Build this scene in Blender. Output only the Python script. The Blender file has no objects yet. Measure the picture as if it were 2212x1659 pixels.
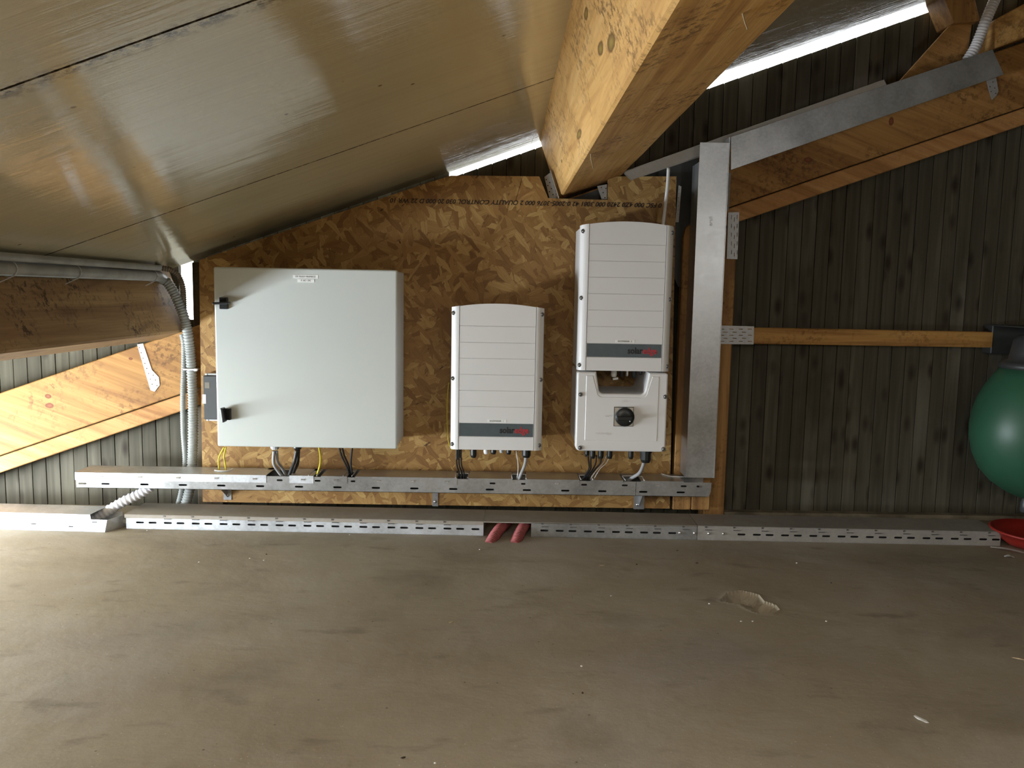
import bpy, bmesh, random
from math import *
from mathutils import Vector, Matrix, noise
from mathutils.geometry import tessellate_polygon
random.seed(7)
S = bpy.context.scene
COL = S.collection
# ---------------------------------------------------------------- camera
F = 1744.0
PITCH, ROLL, YAW = radians(6.404), radians(-1.008), radians(0.650)
CAM = Vector((0, -3.0, .865))
fw = Vector((sin(YAW)*cos(PITCH), cos(YAW)*cos(PITCH), -sin(PITCH)))
r0 = Vector((cos(YAW), -sin(YAW), 0)); d0 = fw.cross(r0)
RT = cos(ROLL)*r0 + sin(ROLL)*d0
DN = -sin(ROLL)*r0 + cos(ROLL)*d0
cd = bpy.data.cameras.new('camera'); cam = bpy.data.objects.new('camera', cd); COL.objects.link(cam)
cd.sensor_width = 36; cd.lens = 36*F/2212; cd.clip_start = .05; cd.clip_end = 200
M3 = Matrix((RT, -DN, -fw)).transposed()
cam.matrix_world = Matrix.Translation(CAM) @ M3.to_4x4()
S.camera = cam
# ---------------------------------------------------------------- daylight
w = bpy.data.worlds.new('sky'); S.world = w; w.use_nodes = True
nt = w.node_tree; bg = nt.nodes['Background']
bg.inputs['Strength'].default_value = 5.0
# bright overcast sky above the horizon, darker ground below it
_tc = nt.nodes.new('ShaderNodeTexCoord'); _sx = nt.nodes.new('ShaderNodeSeparateXYZ'); _cr = nt.nodes.new('ShaderNodeValToRGB')
nt.links.new(_tc.outputs['Generated'], _sx.inputs[0]); _ad = nt.nodes.new('ShaderNodeMath'); _ad.inputs[1].default_value = .1; nt.links.new(_sx.outputs[2], _ad.inputs[0]); nt.links.new(_ad.outputs[0], _cr.inputs[0]); nt.links.new(_cr.outputs[0], bg.inputs['Color'])
_cr.color_ramp.elements[0].position = .02; _cr.color_ramp.elements[0].color = (.12, .12, .10, 1)
_cr.color_ramp.elements[1].position = .05; _cr.color_ramp.elements[1].color = (.93, .97, 1, 1)
def area(name, loc, rot, sx, sy, e, col):
    l = bpy.data.lights.new(name, 'AREA'); l.shape = 'RECTANGLE'; l.size = sx; l.size_y = sy
    l.energy = e; l.color = col
    o = bpy.data.objects.new(name, l); o.location = loc; o.rotation_euler = rot; COL.objects.link(o); return o
# daylight entering by the low eaves opening on the left
area('eaves_daylight', (-2.36, -1.03, .13), (0, radians(-106), 0), .18, 1.75, 74, (.83, .92, 1))
area('rear_window_daylight', (1.85, -4.55, 1.22), (radians(90), 0, 0), .50, .45, 8, (1, .97, .92))
area('overhead_fill_lamp', (-.1, -3.45, 1.31), (0, -atan(.3591), 0), 1.3, 1.0, 56, (1, .93, .82))  # lamp added under the closed ceiling to brighten the floor near the camera
S.view_settings.view_transform = 'Standard'; S.view_settings.look = 'None'
S.view_settings.gamma = 1; S.view_settings.use_curve_mapping = False
S.view_settings.exposure = 0.25
# ---------------------------------------------------------------- geometry helpers
def at(px, py, Y):                      # point of the plane y = Y behind a photo pixel
    v = (px-1106)/F*RT + (py-829.5)/F*DN + fw
    return CAM + v*((Y-CAM.y)/v.y)
def atz(px, py, Z=0):
    v = (px-1106)/F*RT + (py-829.5)/F*DN + fw
    return CAM + v*((Z-CAM.z)/v.z)
RM, RB = .3591, 1.3952
def roof(x): return RM*x + RB
SL = atan(RM); CS, SN = cos(SL), sin(SL)
ORG = {}
class MB:
    def __init__(s): s.bm = bmesh.new()
    def box(s, a, b, bev=0, seg=2, M=None):
        lo = Vector((min(a[0],b[0]), min(a[1],b[1]), min(a[2],b[2]))); hi = Vector((max(a[0],b[0]), max(a[1],b[1]), max(a[2],b[2])))
        t = bmesh.new(); bmesh.ops.create_cube(t, size=1)
        for v in t.verts: v.co = Vector(((v.co.x+.5)*(hi.x-lo.x)+lo.x, (v.co.y+.5)*(hi.y-lo.y)+lo.y, (v.co.z+.5)*(hi.z-lo.z)+lo.z))
        if bev: bmesh.ops.bevel(t, geom=t.edges[:], offset=bev, segments=seg, affect='EDGES', profile=.5)
        if M: t.transform(M)
        s._add(t); return s
    def _add(s, t):
        me = bpy.data.meshes.new('t'); t.to_mesh(me); t.free(); s.bm.from_mesh(me); bpy.data.meshes.remove(me)
    def prism(s, pts, vec, bev=0, seg=2, fronts=False):
        """pts: planar 3D polygon, extruded by vec; bev bevels edges of the first face"""
        t = bmesh.new(); vec = Vector(vec); n = len(pts)
        A = [t.verts.new(p) for p in pts]; Bv = [t.verts.new(Vector(p)+vec) for p in pts]
        f = t.faces.new(A); t.faces.new(Bv[::-1])
        for i in range(n): t.faces.new((A[i], Bv[i], Bv[(i+1) % n], A[(i+1) % n]))
        bmesh.ops.recalc_face_normals(t, faces=t.faces[:])
        if bev:
            g = f.edges[:] if fronts else t.edges[:]
            bmesh.ops.bevel(t, geom=g, offset=bev, segments=seg, affect='EDGES', profile=.5)
        s._add(t); return s
    def sheet(s, o, u, v, outer, holes, th):
        """perforated sheet: 2D outlines in the frame o,u,v, thickness th along u x v"""
        o, u, v = Vector(o), Vector(u).normalized(), Vector(v).normalized(); n = u.cross(v)*th
        loops = [outer]+list(holes); t = bmesh.new()
        tri = tessellate_polygon([[Vector((p[0], p[1], 0)) for p in l] for l in loops])
        P2 = [p for l in loops for p in l]
        A = [t.verts.new(o+u*p[0]+v*p[1]) for p in P2]; Bv = [t.verts.new(o+u*p[0]+v*p[1]+n) for p in P2]
        for a, b, c in tri:
            try: t.faces.new((A[a], A[b], A[c])); t.faces.new((Bv[c], Bv[b], Bv[a]))
            except ValueError: pass
        k = 0
        for l in loops:
            m = len(l)
            for i in range(m):
                try: t.faces.new((A[k+i], A[k+(i+1) % m], Bv[k+(i+1) % m], Bv[k+i]))
                except ValueError: pass
            k += m
        bmesh.ops.recalc_face_normals(t, faces=t.faces[:]); s._add(t); return s
    def tube(s, pts, r, seg=10, pitch=0, depth=0, step=.01, cap=True, smooth=True):
        P = catmull(pts, step if not pitch else pitch/4) if smooth else [Vector(p) for p in pts]
        t = s.bm; rings = []; up = Vector((0, 0, 1)); T0 = None; N = None
        for i, p in enumerate(P):
            T = (P[min(i+1, len(P)-1)] - P[max(i-1, 0)]).normalized()
            if N is None:
                N = T.orthogonal().normalized()
            else:
                N = (N - T*N.dot(T)).normalized()
            Bn = T.cross(N)
            rr = r if not callable(r) else r(i/(len(P)-1))
            if pitch: rr -= depth*(0, .55, 1, .55)[i % 4]
            rings.append([t.verts.new(p + N*rr*cos(a) + Bn*rr*sin(a)) for a in [2*pi*k/seg for k in range(seg)]])
        for a, b in zip(rings, rings[1:]):
            for k in range(seg):
                f = t.faces.new((a[k], a[(k+1) % seg], b[(k+1) % seg], b[k])); f.smooth = True
        if cap: t.faces.new(rings[0][::-1]); t.faces.new(rings[-1])
        return s
    def lathe(s, c, prof, seg=32, axis=(0, 0, 1), smooth=True):
        c = Vector(c); ax = Vector(axis).normalized(); N = ax.orthogonal().normalized(); Bn = ax.cross(N); rings = []
        for r, h in prof:
            rings.append([s.bm.verts.new(c + ax*h + (N*cos(2*pi*k/seg)+Bn*sin(2*pi*k/seg))*max(r, 1e-5)) for k in range(seg)])
        for a, b in zip(rings, rings[1:]):
            for k in range(seg):
                f = s.bm.faces.new((a[k], a[(k+1) % seg], b[(k+1) % seg], b[k])); f.smooth = smooth
        s.bm.faces.new(rings[0][::-1]); s.bm.faces.new(rings[-1]); return s
    def cyl(s, a, b, r, seg=16):
        a, b = Vector(a), Vector(b); return s.lathe(a, [(r, 0), (r, (b-a).length)], seg, b-a, False)
    def mk(s, name, mat, parent=None, base=None, recalc=False):
        if recalc: bmesh.ops.recalc_face_normals(s.bm, faces=s.bm.faces[:])
        me = bpy.data.meshes.new(name); org = Vector((0, 0, 0))
        if parent is not None: org = ORG[parent.name]
        else:
            if base is None:
                xs = [v.co for v in s.bm.verts]; lo = [min(c[i] for c in xs) for i in range(3)]; hi = [max(c[i] for c in xs) for i in range(3)]
                base = ((lo[0]+hi[0])/2, (lo[1]+hi[1])/2, lo[2])
            org = Vector(base)
        bmesh.ops.translate(s.bm, vec=-org, verts=s.bm.verts[:])
        s.bm.to_mesh(me); s.bm.free(); me.materials.append(mat)
        o = bpy.data.objects.new(name, me); COL.objects.link(o)
        if parent is not None: o.parent = parent
        else: o.location = org
        ORG[o.name] = org; return o
def catmull(pts, step):
    P = [Vector(p) for p in pts]; P = [P[0]*2-P[1]]+P+[P[-1]*2-P[-2]]; out = []
    for i in range(1, len(P)-2):
        L = (P[i+1]-P[i]).length; n = max(1, int(round(L/step)))
        for k in range(n):
            t = k/n; a, b, c, d = P[i-1:i+3]
            out.append(.5*((2*b)+(c-a)*t+(2*a-5*b+4*c-d)*t*t+(3*b-a-3*c+d)*t*t*t))
    out.append(P[-2]); return out
def tag(o, label=None, cat=None, group=None, kind=None):
    if label: o['label'] = label
    if cat: o['category'] = cat
    if group: o['group'] = group
    if kind: o['kind'] = kind
    return o
def thing(name, base, label, cat, group=None):
    o = bpy.data.objects.new(name, None); COL.objects.link(o); o.location = base; o.empty_display_size = .05
    ORG[o.name] = Vector(base); return tag(o, label, cat, group)
def dup(o, dloc, parent=None):
    c = o.copy(); COL.objects.link(c); c.location = o.location + Vector(dloc)
    if parent is not None: c.parent = parent
    ORG[c.name] = ORG[o.name] + Vector(dloc)
    for g in list(o.children):
        dup(g, (0, 0, 0), c)
    return c
def slot(cx, cy, w, h, n=4):
    r = h/2; L = w/2-r; pts = []
    for k in range(n+1): a = -pi/2+pi*k/n; pts.append((cx+L+r*cos(a), cy+r*sin(a)))
    for k in range(n+1): a = pi/2+pi*k/n; pts.append((cx-L+r*cos(a), cy+r*sin(a)))
    return pts
def hole(cx, cy, r, n=8): return [(cx+r*cos(2*pi*k/n), cy+r*sin(2*pi*k/n)) for k in range(n)]
def text(name, s, size, mat, parent, loc, ext=.0004, rz=0, flip=False, align='CENTER', shear=0, wide=1.0, ry=0, bold=0.0):
    c = bpy.data.curves.new(name, 'FONT'); c.body = s; c.size = size; c.extrude = ext; c.align_x = align; c.align_y = 'CENTER'; c.shear = shear
    c.resolution_u = 3; c.offset = size*bold
    t = bpy.data.objects.new('tmp', c); COL.objects.link(t); bpy.context.view_layer.update()
    me = bpy.data.meshes.new_from_object(t.evaluated_get(bpy.context.evaluated_depsgraph_get()))
    bpy.data.objects.remove(t); me.name = name
    M = Matrix.Translation(Vector(loc)-ORG[parent.name]) @ Matrix.Rotation(radians(ry), 4, 'Y') @ Matrix.Rotation(radians(90), 4, 'X') @ Matrix.Diagonal((wide, 1, 1, 1))
    me.transform(M); me.materials.clear(); me.materials.append(mat)
    o = bpy.data.objects.new(name, me); COL.objects.link(o); o.parent = parent; ORG[o.name] = ORG[parent.name]; return o
# ---------------------------------------------------------------- materials
class NT:
    def __init__(s, name):
        m = bpy.data.materials.new(name); m.use_nodes = True; s.m = m; s.t = m.node_tree; s.b = s.t.nodes['Principled BSDF']
        s.tc = s.t.nodes.new('ShaderNodeTexCoord').outputs['Object']
    def n(s, ty, **k):
        nd = s.t.nodes.new(ty)
        for a, v in k.items(): setattr(nd, a, v)
        return nd
    def l(s, a, b): s.t.links.new(a, b)
    def map(s, sc=(1, 1, 1), rot=(0, 0, 0), loc=(0, 0, 0), src=None):
        # rotates first (mapping node of its own), then scales
        a = s.n('ShaderNodeMapping'); a.inputs['Rotation'].default_value = rot; a.inputs['Location'].default_value = loc; s.l(src or s.tc, a.inputs[0])
        b = s.n('ShaderNodeMapping'); b.inputs['Scale'].default_value = sc; s.l(a.outputs[0], b.inputs[0]); return b.outputs[0]
    def noise(s, v, scale, det=4, rough=.55, dist=0):
        a = s.n('ShaderNodeTexNoise'); a.inputs['Scale'].default_value = scale; a.inputs['Detail'].default_value = det; a.inputs['Roughness'].default_value = rough; a.inputs['Distortion'].default_value = dist
        s.l(v, a.inputs['Vector']); return a.outputs['Fac']
    def vor(s, v, scale, feat='F1', out='Distance', rnd=1):
        a = s.n('ShaderNodeTexVoronoi'); a.feature = feat; a.inputs['Scale'].default_value = scale; a.inputs['Randomness'].default_value = rnd; s.l(v, a.inputs['Vector']); return a.outputs[out]
    def ramp(s, f, st, interp='LINEAR'):
        a = s.n('ShaderNodeValToRGB'); a.color_ramp.interpolation = interp; e = a.color_ramp.elements
        while len(e) < len(st): e.new(.5)
        for x, (p, c) in zip(e, st):
            x.position = p; x.color = (*c, 1) if len(c) == 3 else c
        s.l(f, a.inputs[0]); return a.outputs[0]
    def val(s, f, a0, a1, b0=0, b1=1):
        a = s.n('ShaderNodeMapRange'); a.inputs['From Min'].default_value = a0; a.inputs['From Max'].default_value = a1; a.inputs['To Min'].default_value = b0; a.inputs['To Max'].default_value = b1; s.l(f, a.inputs[0]); return a.outputs[0]
    def math(s, op, a, b=None, c=None):
        m = s.n('ShaderNodeMath', operation=op)
        for i, x in enumerate((a, b, c)):
            if x is None: continue
            if isinstance(x, (int, float)): m.inputs[i].default_value = x
            else: s.l(x, m.inputs[i])
        return m.outputs[0]
    def mix(s, f, a, b, mode='MIX'):
        m = s.n('ShaderNodeMix', data_type='RGBA', blend_type=mode)
        for sock, x in ((m.inputs[0], f), (m.inputs[6], a), (m.inputs[7], b)):
            if isinstance(x, (int, float)): sock.default_value = x
            elif isinstance(x, tuple): sock.default_value = (*x, 1)
            else: s.l(x, sock)
        return m.outputs[2]
    def bump(s, h, st=.3, d=.002):
        b = s.n('ShaderNodeBump'); b.inputs['Strength'].default_value = st; b.inputs['Distance'].default_value = d; s.l(h, b.inputs['Height']); s.l(b.outputs[0], s.b.inputs['Normal']); return b
    def out(s, c=None, r=.5, metal=0, spec=.5):
        for k, x in (('Base Color', c), ('Roughness', r), ('Metallic', metal), ('Specular IOR Level', spec)):
            i = s.b.inputs[k]
            if x is None: continue
            if isinstance(x, (int, float)): i.default_value = x
            elif isinstance(x, tuple): i.default_value = (*x, 1)
            else: s.l(x, i)
        return s.m
def plain(name, c, r=.5, metal=0, spec=.5, var=.06, sc=30):
    m = NT(name); f = m.noise(m.tc, sc, 3)
    d = tuple(max(0, x*(1-var*2)) for x in c); h = tuple(min(1, x*(1+var)) for x in c)
    return m.out(m.ramp(f, [(.3, d), (.7, h)]), r, metal, spec)
def wood(name, ax, cl, cm, cdk, mould=.4, knots=.6, rough=.65, seed=0, grain=1.0, rot=0.0):
    """timber with its grain along axis ax ('x','y','z'); rot turns the grain about y"""
    m = NT(name); i = 'xyz'.index(ax)
    base = m.map(rot=(0, rot, 0), loc=(seed*3.1, seed*1.7, seed*.9))
    def sc(k, j): v = [j, j, j]; v[i] = k; return tuple(v)
    v1 = m.map(sc(.9, 16), src=base); g = m.noise(v1, 1.6, 5, .6, .8)
    v2 = m.map(sc(3, 130), src=base); fine = m.noise(v2, 1.2, 3)
    c = m.ramp(g, [(.3, cdk), (.5, cm), (.68, cl)])
    c = m.mix(m.val(fine, .35, .7, 0, .35*grain), c, tuple(x*.6 for x in cm), 'MIX')
    blot = m.noise(m.map(src=base), 5, 6, .7); sp = m.noise(m.map(src=base), 60, 4, .7)
    k = m.math('MULTIPLY', m.val(blot, .47, .62), m.val(sp, .5, .58)); k = m.math('MULTIPLY', k, mould)
    c = m.mix(k, c, tuple(x*.3 for x in cdk))
    kv = m.vor(m.map(sc(2.2, 5.5), src=base), 1.0); kf = m.math('MULTIPLY', m.val(kv, .16, .05), knots)
    c = m.mix(kf, c, (cdk[0]*.45, cdk[1]*.32, cdk[2]*.25))
    m.bump(fine, .25, .0015); return m.out(c, rough, 0, .35)
M = {}
def mk_osb():
    m = NT('osb'); cur = None; hh = None
    wv = m.n('ShaderNodeTexNoise'); wv.inputs['Scale'].default_value = 9; m.l(m.tc, wv.inputs['Vector'])
    dis = m.n('ShaderNodeVectorMath', operation='MULTIPLY_ADD'); m.l(wv.outputs['Color'], dis.inputs[0]); dis.inputs[1].default_value = (.022,)*3; m.l(m.tc, dis.inputs[2])
    wv2 = m.n('ShaderNodeTexNoise'); wv2.inputs['Scale'].default_value = 75; wv2.inputs['Detail'].default_value = 3; m.l(m.tc, wv2.inputs['Vector'])
    dis2 = m.n('ShaderNodeVectorMath', operation='MULTIPLY_ADD'); m.l(wv2.outputs['Color'], dis2.inputs[0]); dis2.inputs[1].default_value = (.007,)*3; m.l(dis.outputs[0], dis2.inputs[2]); dis = dis2
    pal = [(0, (.215, .110, .034)), (.3, (.285, .155, .048)), (.6, (.345, .200, .066)), (.85, (.415, .255, .09)), (1, (.50, .34, .13))]
    angs = [0.1, 1.25, -.7, .55, 2.2, -1.25, .05, -.3, .95, 1.7, .4, -.9]
    for k, a in enumerate(angs):
        big = 1.0 if k < 4 else (1.35 if k < 8 else 2.3)
        v = m.map(sc=(7.5*big, 1, 25*big), rot=(0, a, 0), loc=(k*1.37, 0, k*2.11), src=dis.outputs[0])
        v2 = m.n('ShaderNodeVectorMath', operation='MULTIPLY'); m.l(v, v2.inputs[0]); v2.inputs[1].default_value = (1, 0, 1)
        colr = m.vor(v2.outputs[0], 1, out='Color'); edge = m.vor(v2.outputs[0], 1, feat='DISTANCE_TO_EDGE')
        sep = m.n('ShaderNodeSeparateColor'); m.l(colr, sep.inputs[0])
        gr = m.noise(m.map(sc=(10, 1, 260), rot=(0, a, 0)), 1, 3)
        tone = m.math('ADD', sep.outputs[0], m.val(gr, .3, .7, -.2, .2))
        c = m.ramp(tone, pal)
        c = m.mix(m.val(edge, 0, .035, .5, 0), c, (.09, .04, .012))
        if cur is None: cur = c; hh = sep.outputs[1]
        else:
            th = .62 if k < 6 else (.74 if k < 8 else .80)
            mk = m.math('MULTIPLY', m.math('GREATER_THAN', sep.outputs[1], th), m.math('GREATER_THAN', edge, .012))
            cur = m.mix(mk, cur, c)
            hm = m.n('ShaderNodeMix'); m.l(mk, hm.inputs[0]); m.l(hh, hm.inputs[2]); m.l(sep.outputs[2], hm.inputs[3]); hh = hm.outputs[0]
    # slivers and small dark gaps
    s1 = m.noise(m.map(sc=(14, 1, 60), rot=(0, .6, 0)), 1, 4, .7); cur = m.mix(m.val(s1, .64, .70), cur, (.045, .018, .006))
    s3 = m.noise(m.map(sc=(60, 1, 18), rot=(0, .3, 0), loc=(4, 0, 2)), 1, 4, .7); cur = m.mix(m.val(s3, .66, .71), cur, (.06, .026, .008))
    big = m.noise(m.tc, 2.2, 3); cur = m.mix(1.0, cur, m.ramp(big, [(.3, (.78, .70, .60)), (.7, (1, 1, 1))]), 'MULTIPLY')
    m.bump(hh, .3, .0015); return m.out(cur, .55, 0, .35)
M['osb'] = mk_osb()
M['rafter'] = wood('rafter_wood', 'x', (.50, .27, .09), (.40, .205, .06), (.23, .10, .028), .6, 1.0, rot=-SL, seed=1)
M['lath'] = wood('lath_wood', 'x', (.60, .33, .13), (.50, .25, .085), (.30, .135, .04), .25, .8, rot=-SL, seed=2)
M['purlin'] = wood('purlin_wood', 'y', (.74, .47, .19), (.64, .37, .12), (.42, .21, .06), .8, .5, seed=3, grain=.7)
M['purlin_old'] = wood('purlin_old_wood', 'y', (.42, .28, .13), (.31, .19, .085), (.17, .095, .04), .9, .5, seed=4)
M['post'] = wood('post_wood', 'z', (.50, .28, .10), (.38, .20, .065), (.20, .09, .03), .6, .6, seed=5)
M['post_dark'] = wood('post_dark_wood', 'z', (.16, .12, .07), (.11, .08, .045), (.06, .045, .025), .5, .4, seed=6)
M['rail'] = wood('rail_wood', 'x', (.62, .36, .12), (.52, .28, .08), (.28, .12, .035), .5, 1, seed=7)
def mk_planks():
    m = NT('planks'); x = m.n('ShaderNodeSeparateXYZ'); m.l(m.tc, x.inputs[0])
    idx = m.math('FLOOR', m.math('DIVIDE', x.outputs[0], .0545))
    wn = m.n('ShaderNodeTexWhiteNoise', noise_dimensions='1D'); m.l(idx, wn.inputs['W'])
    cmb = m.n('ShaderNodeCombineXYZ'); m.l(m.math('MULTIPLY_ADD', wn.outputs[0], 40, x.outputs[0]), cmb.inputs[0]); m.l(x.outputs[1], cmb.inputs[1]); m.l(m.math('MULTIPLY_ADD', wn.outputs[0], 17, x.outputs[2]), cmb.inputs[2])
    g = m.noise(m.map(sc=(45, 45, 2.2), src=cmb.outputs[0]), 1, 4, .5, .6)
    c = m.ramp(g, [(.25, (.068, .061, .041)), (.5, (.098, .088, .062)), (.75, (.142, .129, .094))])
    c = m.mix(1, c, m.ramp(wn.outputs[0], [(0, (.70, .70, .70)), (1, (1, 1, 1))]), 'MULTIPLY')
    wp = m.noise(m.map(sc=(4, 4, 1.3), src=cmb.outputs[0]), 1, 3); c = m.mix(m.val(wp, .58, .75, 0, .45), c, (.25, .24, .20))
    kv = m.vor(m.map(sc=(15, 0, 6.5), src=cmb.outputs[0]), 1); c = m.mix(m.val(kv, .30, .08, 0, .85), c, (.022, .014, .008))
    dp = m.noise(m.map(sc=(3, 3, 3)), 1.3, 5, .6); c = m.mix(m.val(dp, .55, .75, 0, .6), c, (.05, .045, .03))
    m.bump(g, .3, .002); return m.out(c, .75, 0, .25)
M['planks'] = mk_planks()
def mk_ceiling():
    m = NT('ceiling_paint'); x = m.n('ShaderNodeSeparateXYZ'); m.l(m.tc, x.inputs[0])
    n1 = m.noise(m.tc, 1.2, 3); c = m.ramp(n1, [(.3, (.49, .425, .27)), (.7, (.57, .51, .345))])
    n2 = m.noise(m.map(sc=(2, 30, 2)), 1, 4); c = m.mix(m.val(n2, .5, .75, 0, .22), c, (.40, .33, .21))
    spk = m.vor(m.tc, 9); c = m.mix(m.val(spk, .055, .03, 0, .8), c, (.09, .06, .035))
    # dirt caught along the open joint at y = -1.81
    dist = m.math('ABSOLUTE', m.math('ADD', x.outputs[1], 1.80))
    dn = m.noise(m.tc, 55, 5, .7); dd = m.math('MULTIPLY', m.val(dist, .0, .035, 1, 0), m.val(dn, .45, .6)); c = m.mix(dd, c, (.07, .045, .025))
    for j0 in (-.765, -1.812):
        jd = m.math('ABSOLUTE', m.math('ADD', x.outputs[1], -j0)); c = m.mix(m.val(m.math('ADD', jd, m.math('MULTIPLY', dn, -.004)), .0022, .0010), c, (.045, .032, .018))
    st = m.noise(m.map(sc=(5, 70, 5)), 1, 4, .6); wv = m.noise(m.map(sc=(1.2, 5, 1.2)), 1.5, 2)
    h = m.math('ADD', m.math('MULTIPLY', st, .36), wv); m.bump(h, .28, .006)
    r = m.val(m.noise(m.map(sc=(4, 50, 4), loc=(3, 1, 0)), 1, 4), .3, .7, .06, .17)
    return m.out(c, r, 0, .85)
M['ceiling'] = mk_ceiling()
def mk_floor():
    m = NT('dusty_screed'); a = m.noise(m.tc, 1.3, 6, .6, .3); b = m.noise(m.map(sc=(1, 1.5, 1)), 2.2, 5, .6, .3)
    c = m.ramp(a, [(.3, (.26, .215, .150)), (.5, (.315, .268, .195)), (.7, (.39, .345, .285))])
    c = m.mix(m.val(b, .52, .72, 0, .4), c, (.38, .345, .30)); c = m.mix(m.val(b, .46, .30, 0, .6), c, (.175, .145, .105)); e = m.noise(m.map(loc=(7, 2, 0)), 1.7, 4, .5); c = m.mix(m.val(e, .55, .72, 0, .4), c, (.30, .27, .26)); sm = m.noise(m.map(sc=(1, 2.2, 1), loc=(2, 9, 0)), 6, 4, .55); c = m.mix(m.val(sm, .60, .74, 0, .55), c, (.12, .095, .07))
    d = m.noise(m.tc, 160, 3, .7); c = m.mix(m.val(d, .3, .7, 0, .22), c, (.14, .12, .095))
    sp = m.vor(m.tc, 45); c = m.mix(m.val(sp, .07, .04, 0, .5), c, (.62, .58, .52))
    sp2 = m.vor(m.map(loc=(5, 3, 1)), 14); c = m.mix(m.val(sp2, .045, .025, 0, .7), c, (.07, .05, .035))
    h = m.math('ADD', m.math('MULTIPLY', d, .05), m.math('ADD', b, m.math('MULTIPLY', m.noise(m.tc, 18, 4, .5), .16))); m.bump(h, .40, .012)
    return m.out(c, .8, 0, .3)
M['floor'] = mk_floor()
def mk_galv(name, base=(.50, .51, .52), metal=.75, rough=.38, dusty=0):
    m = NT(name); v = m.vor(m.tc, 130, out='Color'); s = m.n('ShaderNodeSeparateColor'); m.l(v, s.inputs[0]); n = m.noise(m.tc, 7, 5, .6)
    f = m.math('ADD', m.math('MULTIPLY', s.outputs[0], .14), m.math('MULTIPLY', n, .86))
    c = m.ramp(f, [(.25, tuple(x*.72 for x in base)), (.7, tuple(min(1, x*1.15) for x in base))])
    if dusty:
        dn = m.noise(m.tc, 11, 6, .7); k = m.val(dn, .35, .65, dusty*.6, dusty); c = m.mix(k, c, (.30, .255, .20))
        mt = m.math('MULTIPLY', m.math('SUBTRACT', 1, k), metal)
        rr = m.val(k, 0, 1, rough, .85); return m.out(c, rr, mt)
    r = m.val(f, .2, .8, rough*.8, rough*1.25); return m.out(c, r, metal)
M['galv'] = mk_galv('galvanised', rough=.33, metal=.8); M['galv_light'] = mk_galv('galvanised_bright', (.62, .64, .67), .6, .42)
M['galv_dust'] = mk_galv('galvanised_dusty', (.40, .39, .37), .7, .42, .85); M['galv_grime'] = mk_galv('galvanised_grimy', (.40, .40, .39), .6, .5, .45)
M['plate'] = mk_galv('nail_plate', (.50, .50, .50), .45, .45)
M['cab'] = plain('cabinet_paint', (.58, .61, .585), .42, 0, .45, .01, 4)
M['cab_side'] = plain('cabinet_side_paint', (.60, .60, .57), .45, 0, .45, .02, 4)
M['white'] = plain('white_enamel', (.74, .735, .73), .38, 0, .5, .01, 6)
M['white_pl'] = plain('white_plastic', (.80, .79, .77), .45)
M['black'] = plain('black_plastic', (.012, .014, .014), .35)
M['rubber'] = plain('black_cable_jacket', (.022, .022, .023), .45)
M['greyc'] = plain('grey_cable_jacket', (.34, .34, .34), .5)
M['greypl'] = plain('grey_plastic', (.55, .57, .58), .45)
M['yellow'] = plain('yellow_green_jacket', (.62, .50, .03), .45)
M['band'] = plain('slate_band', (.075, .098, .108), .4)
M['ink'] = plain('black_ink', (.012, .012, .014), .6)
M['red'] = plain('red_print', (.42, .03, .04), .5)
M['paper'] = plain('label_paper', (.88, .89, .87), .6)
M['stamp'] = plain('stamp_ink', (.02, .012, .008), .8)
M['conduit'] = plain('grey_conduit_plastic', (.33, .34, .32), .5, 0, .4, .12, 14)
M['conduit_lt'] = plain('pale_conduit_plastic', (.31, .325, .31), .5, 0, .4, .10, 14)
M['conduit_br'] = plain('dirty_brown_conduit', (.17, .13, .085), .6, 0, .4, .12, 20)
M['conduit_w'] = plain('white_conduit_plastic', (.72, .71, .73), .45, 0, .4, .06, 20)
M['conduit_red'] = plain('dusty_red_conduit', (.34, .085, .085), .6, 0, .4, .16, 40)
M['screw'] = plain('dark_steel_screw', (.22, .22, .22), .35, .8)
M['bright'] = plain('bright_steel', (.75, .75, .75), .25, .9)
M['shade_dark'] = plain('shade_dark', (.035, .035, .032), .6)  # shade behind the chipboard top put into this colour
M['sill'] = plain('dusty_sill', (.22, .19, .14), .8, 0, .3, .25, 12)
M['green'] = plain('green_plastic', (.026, .10, .055), .42, 0, .5, .10, 5)
M['dgrey'] = plain('dark_grey_plastic', (.045, .048, .048), .45)
M['redpl'] = plain('red_plastic', (.28, .02, .014), .4)
M['feather'] = plain('white_feather', (.66, .65, .62), .8)
M['chip'] = plain('wood_chip', (.45, .34, .20), .8); M['crumb'] = plain('dark_crumb', (.05, .035, .02), .9)
# ---------------------------------------------------------------- the setting
XL, XR, YB, YF = -2.4, 3.3, .15, -4.6
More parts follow.
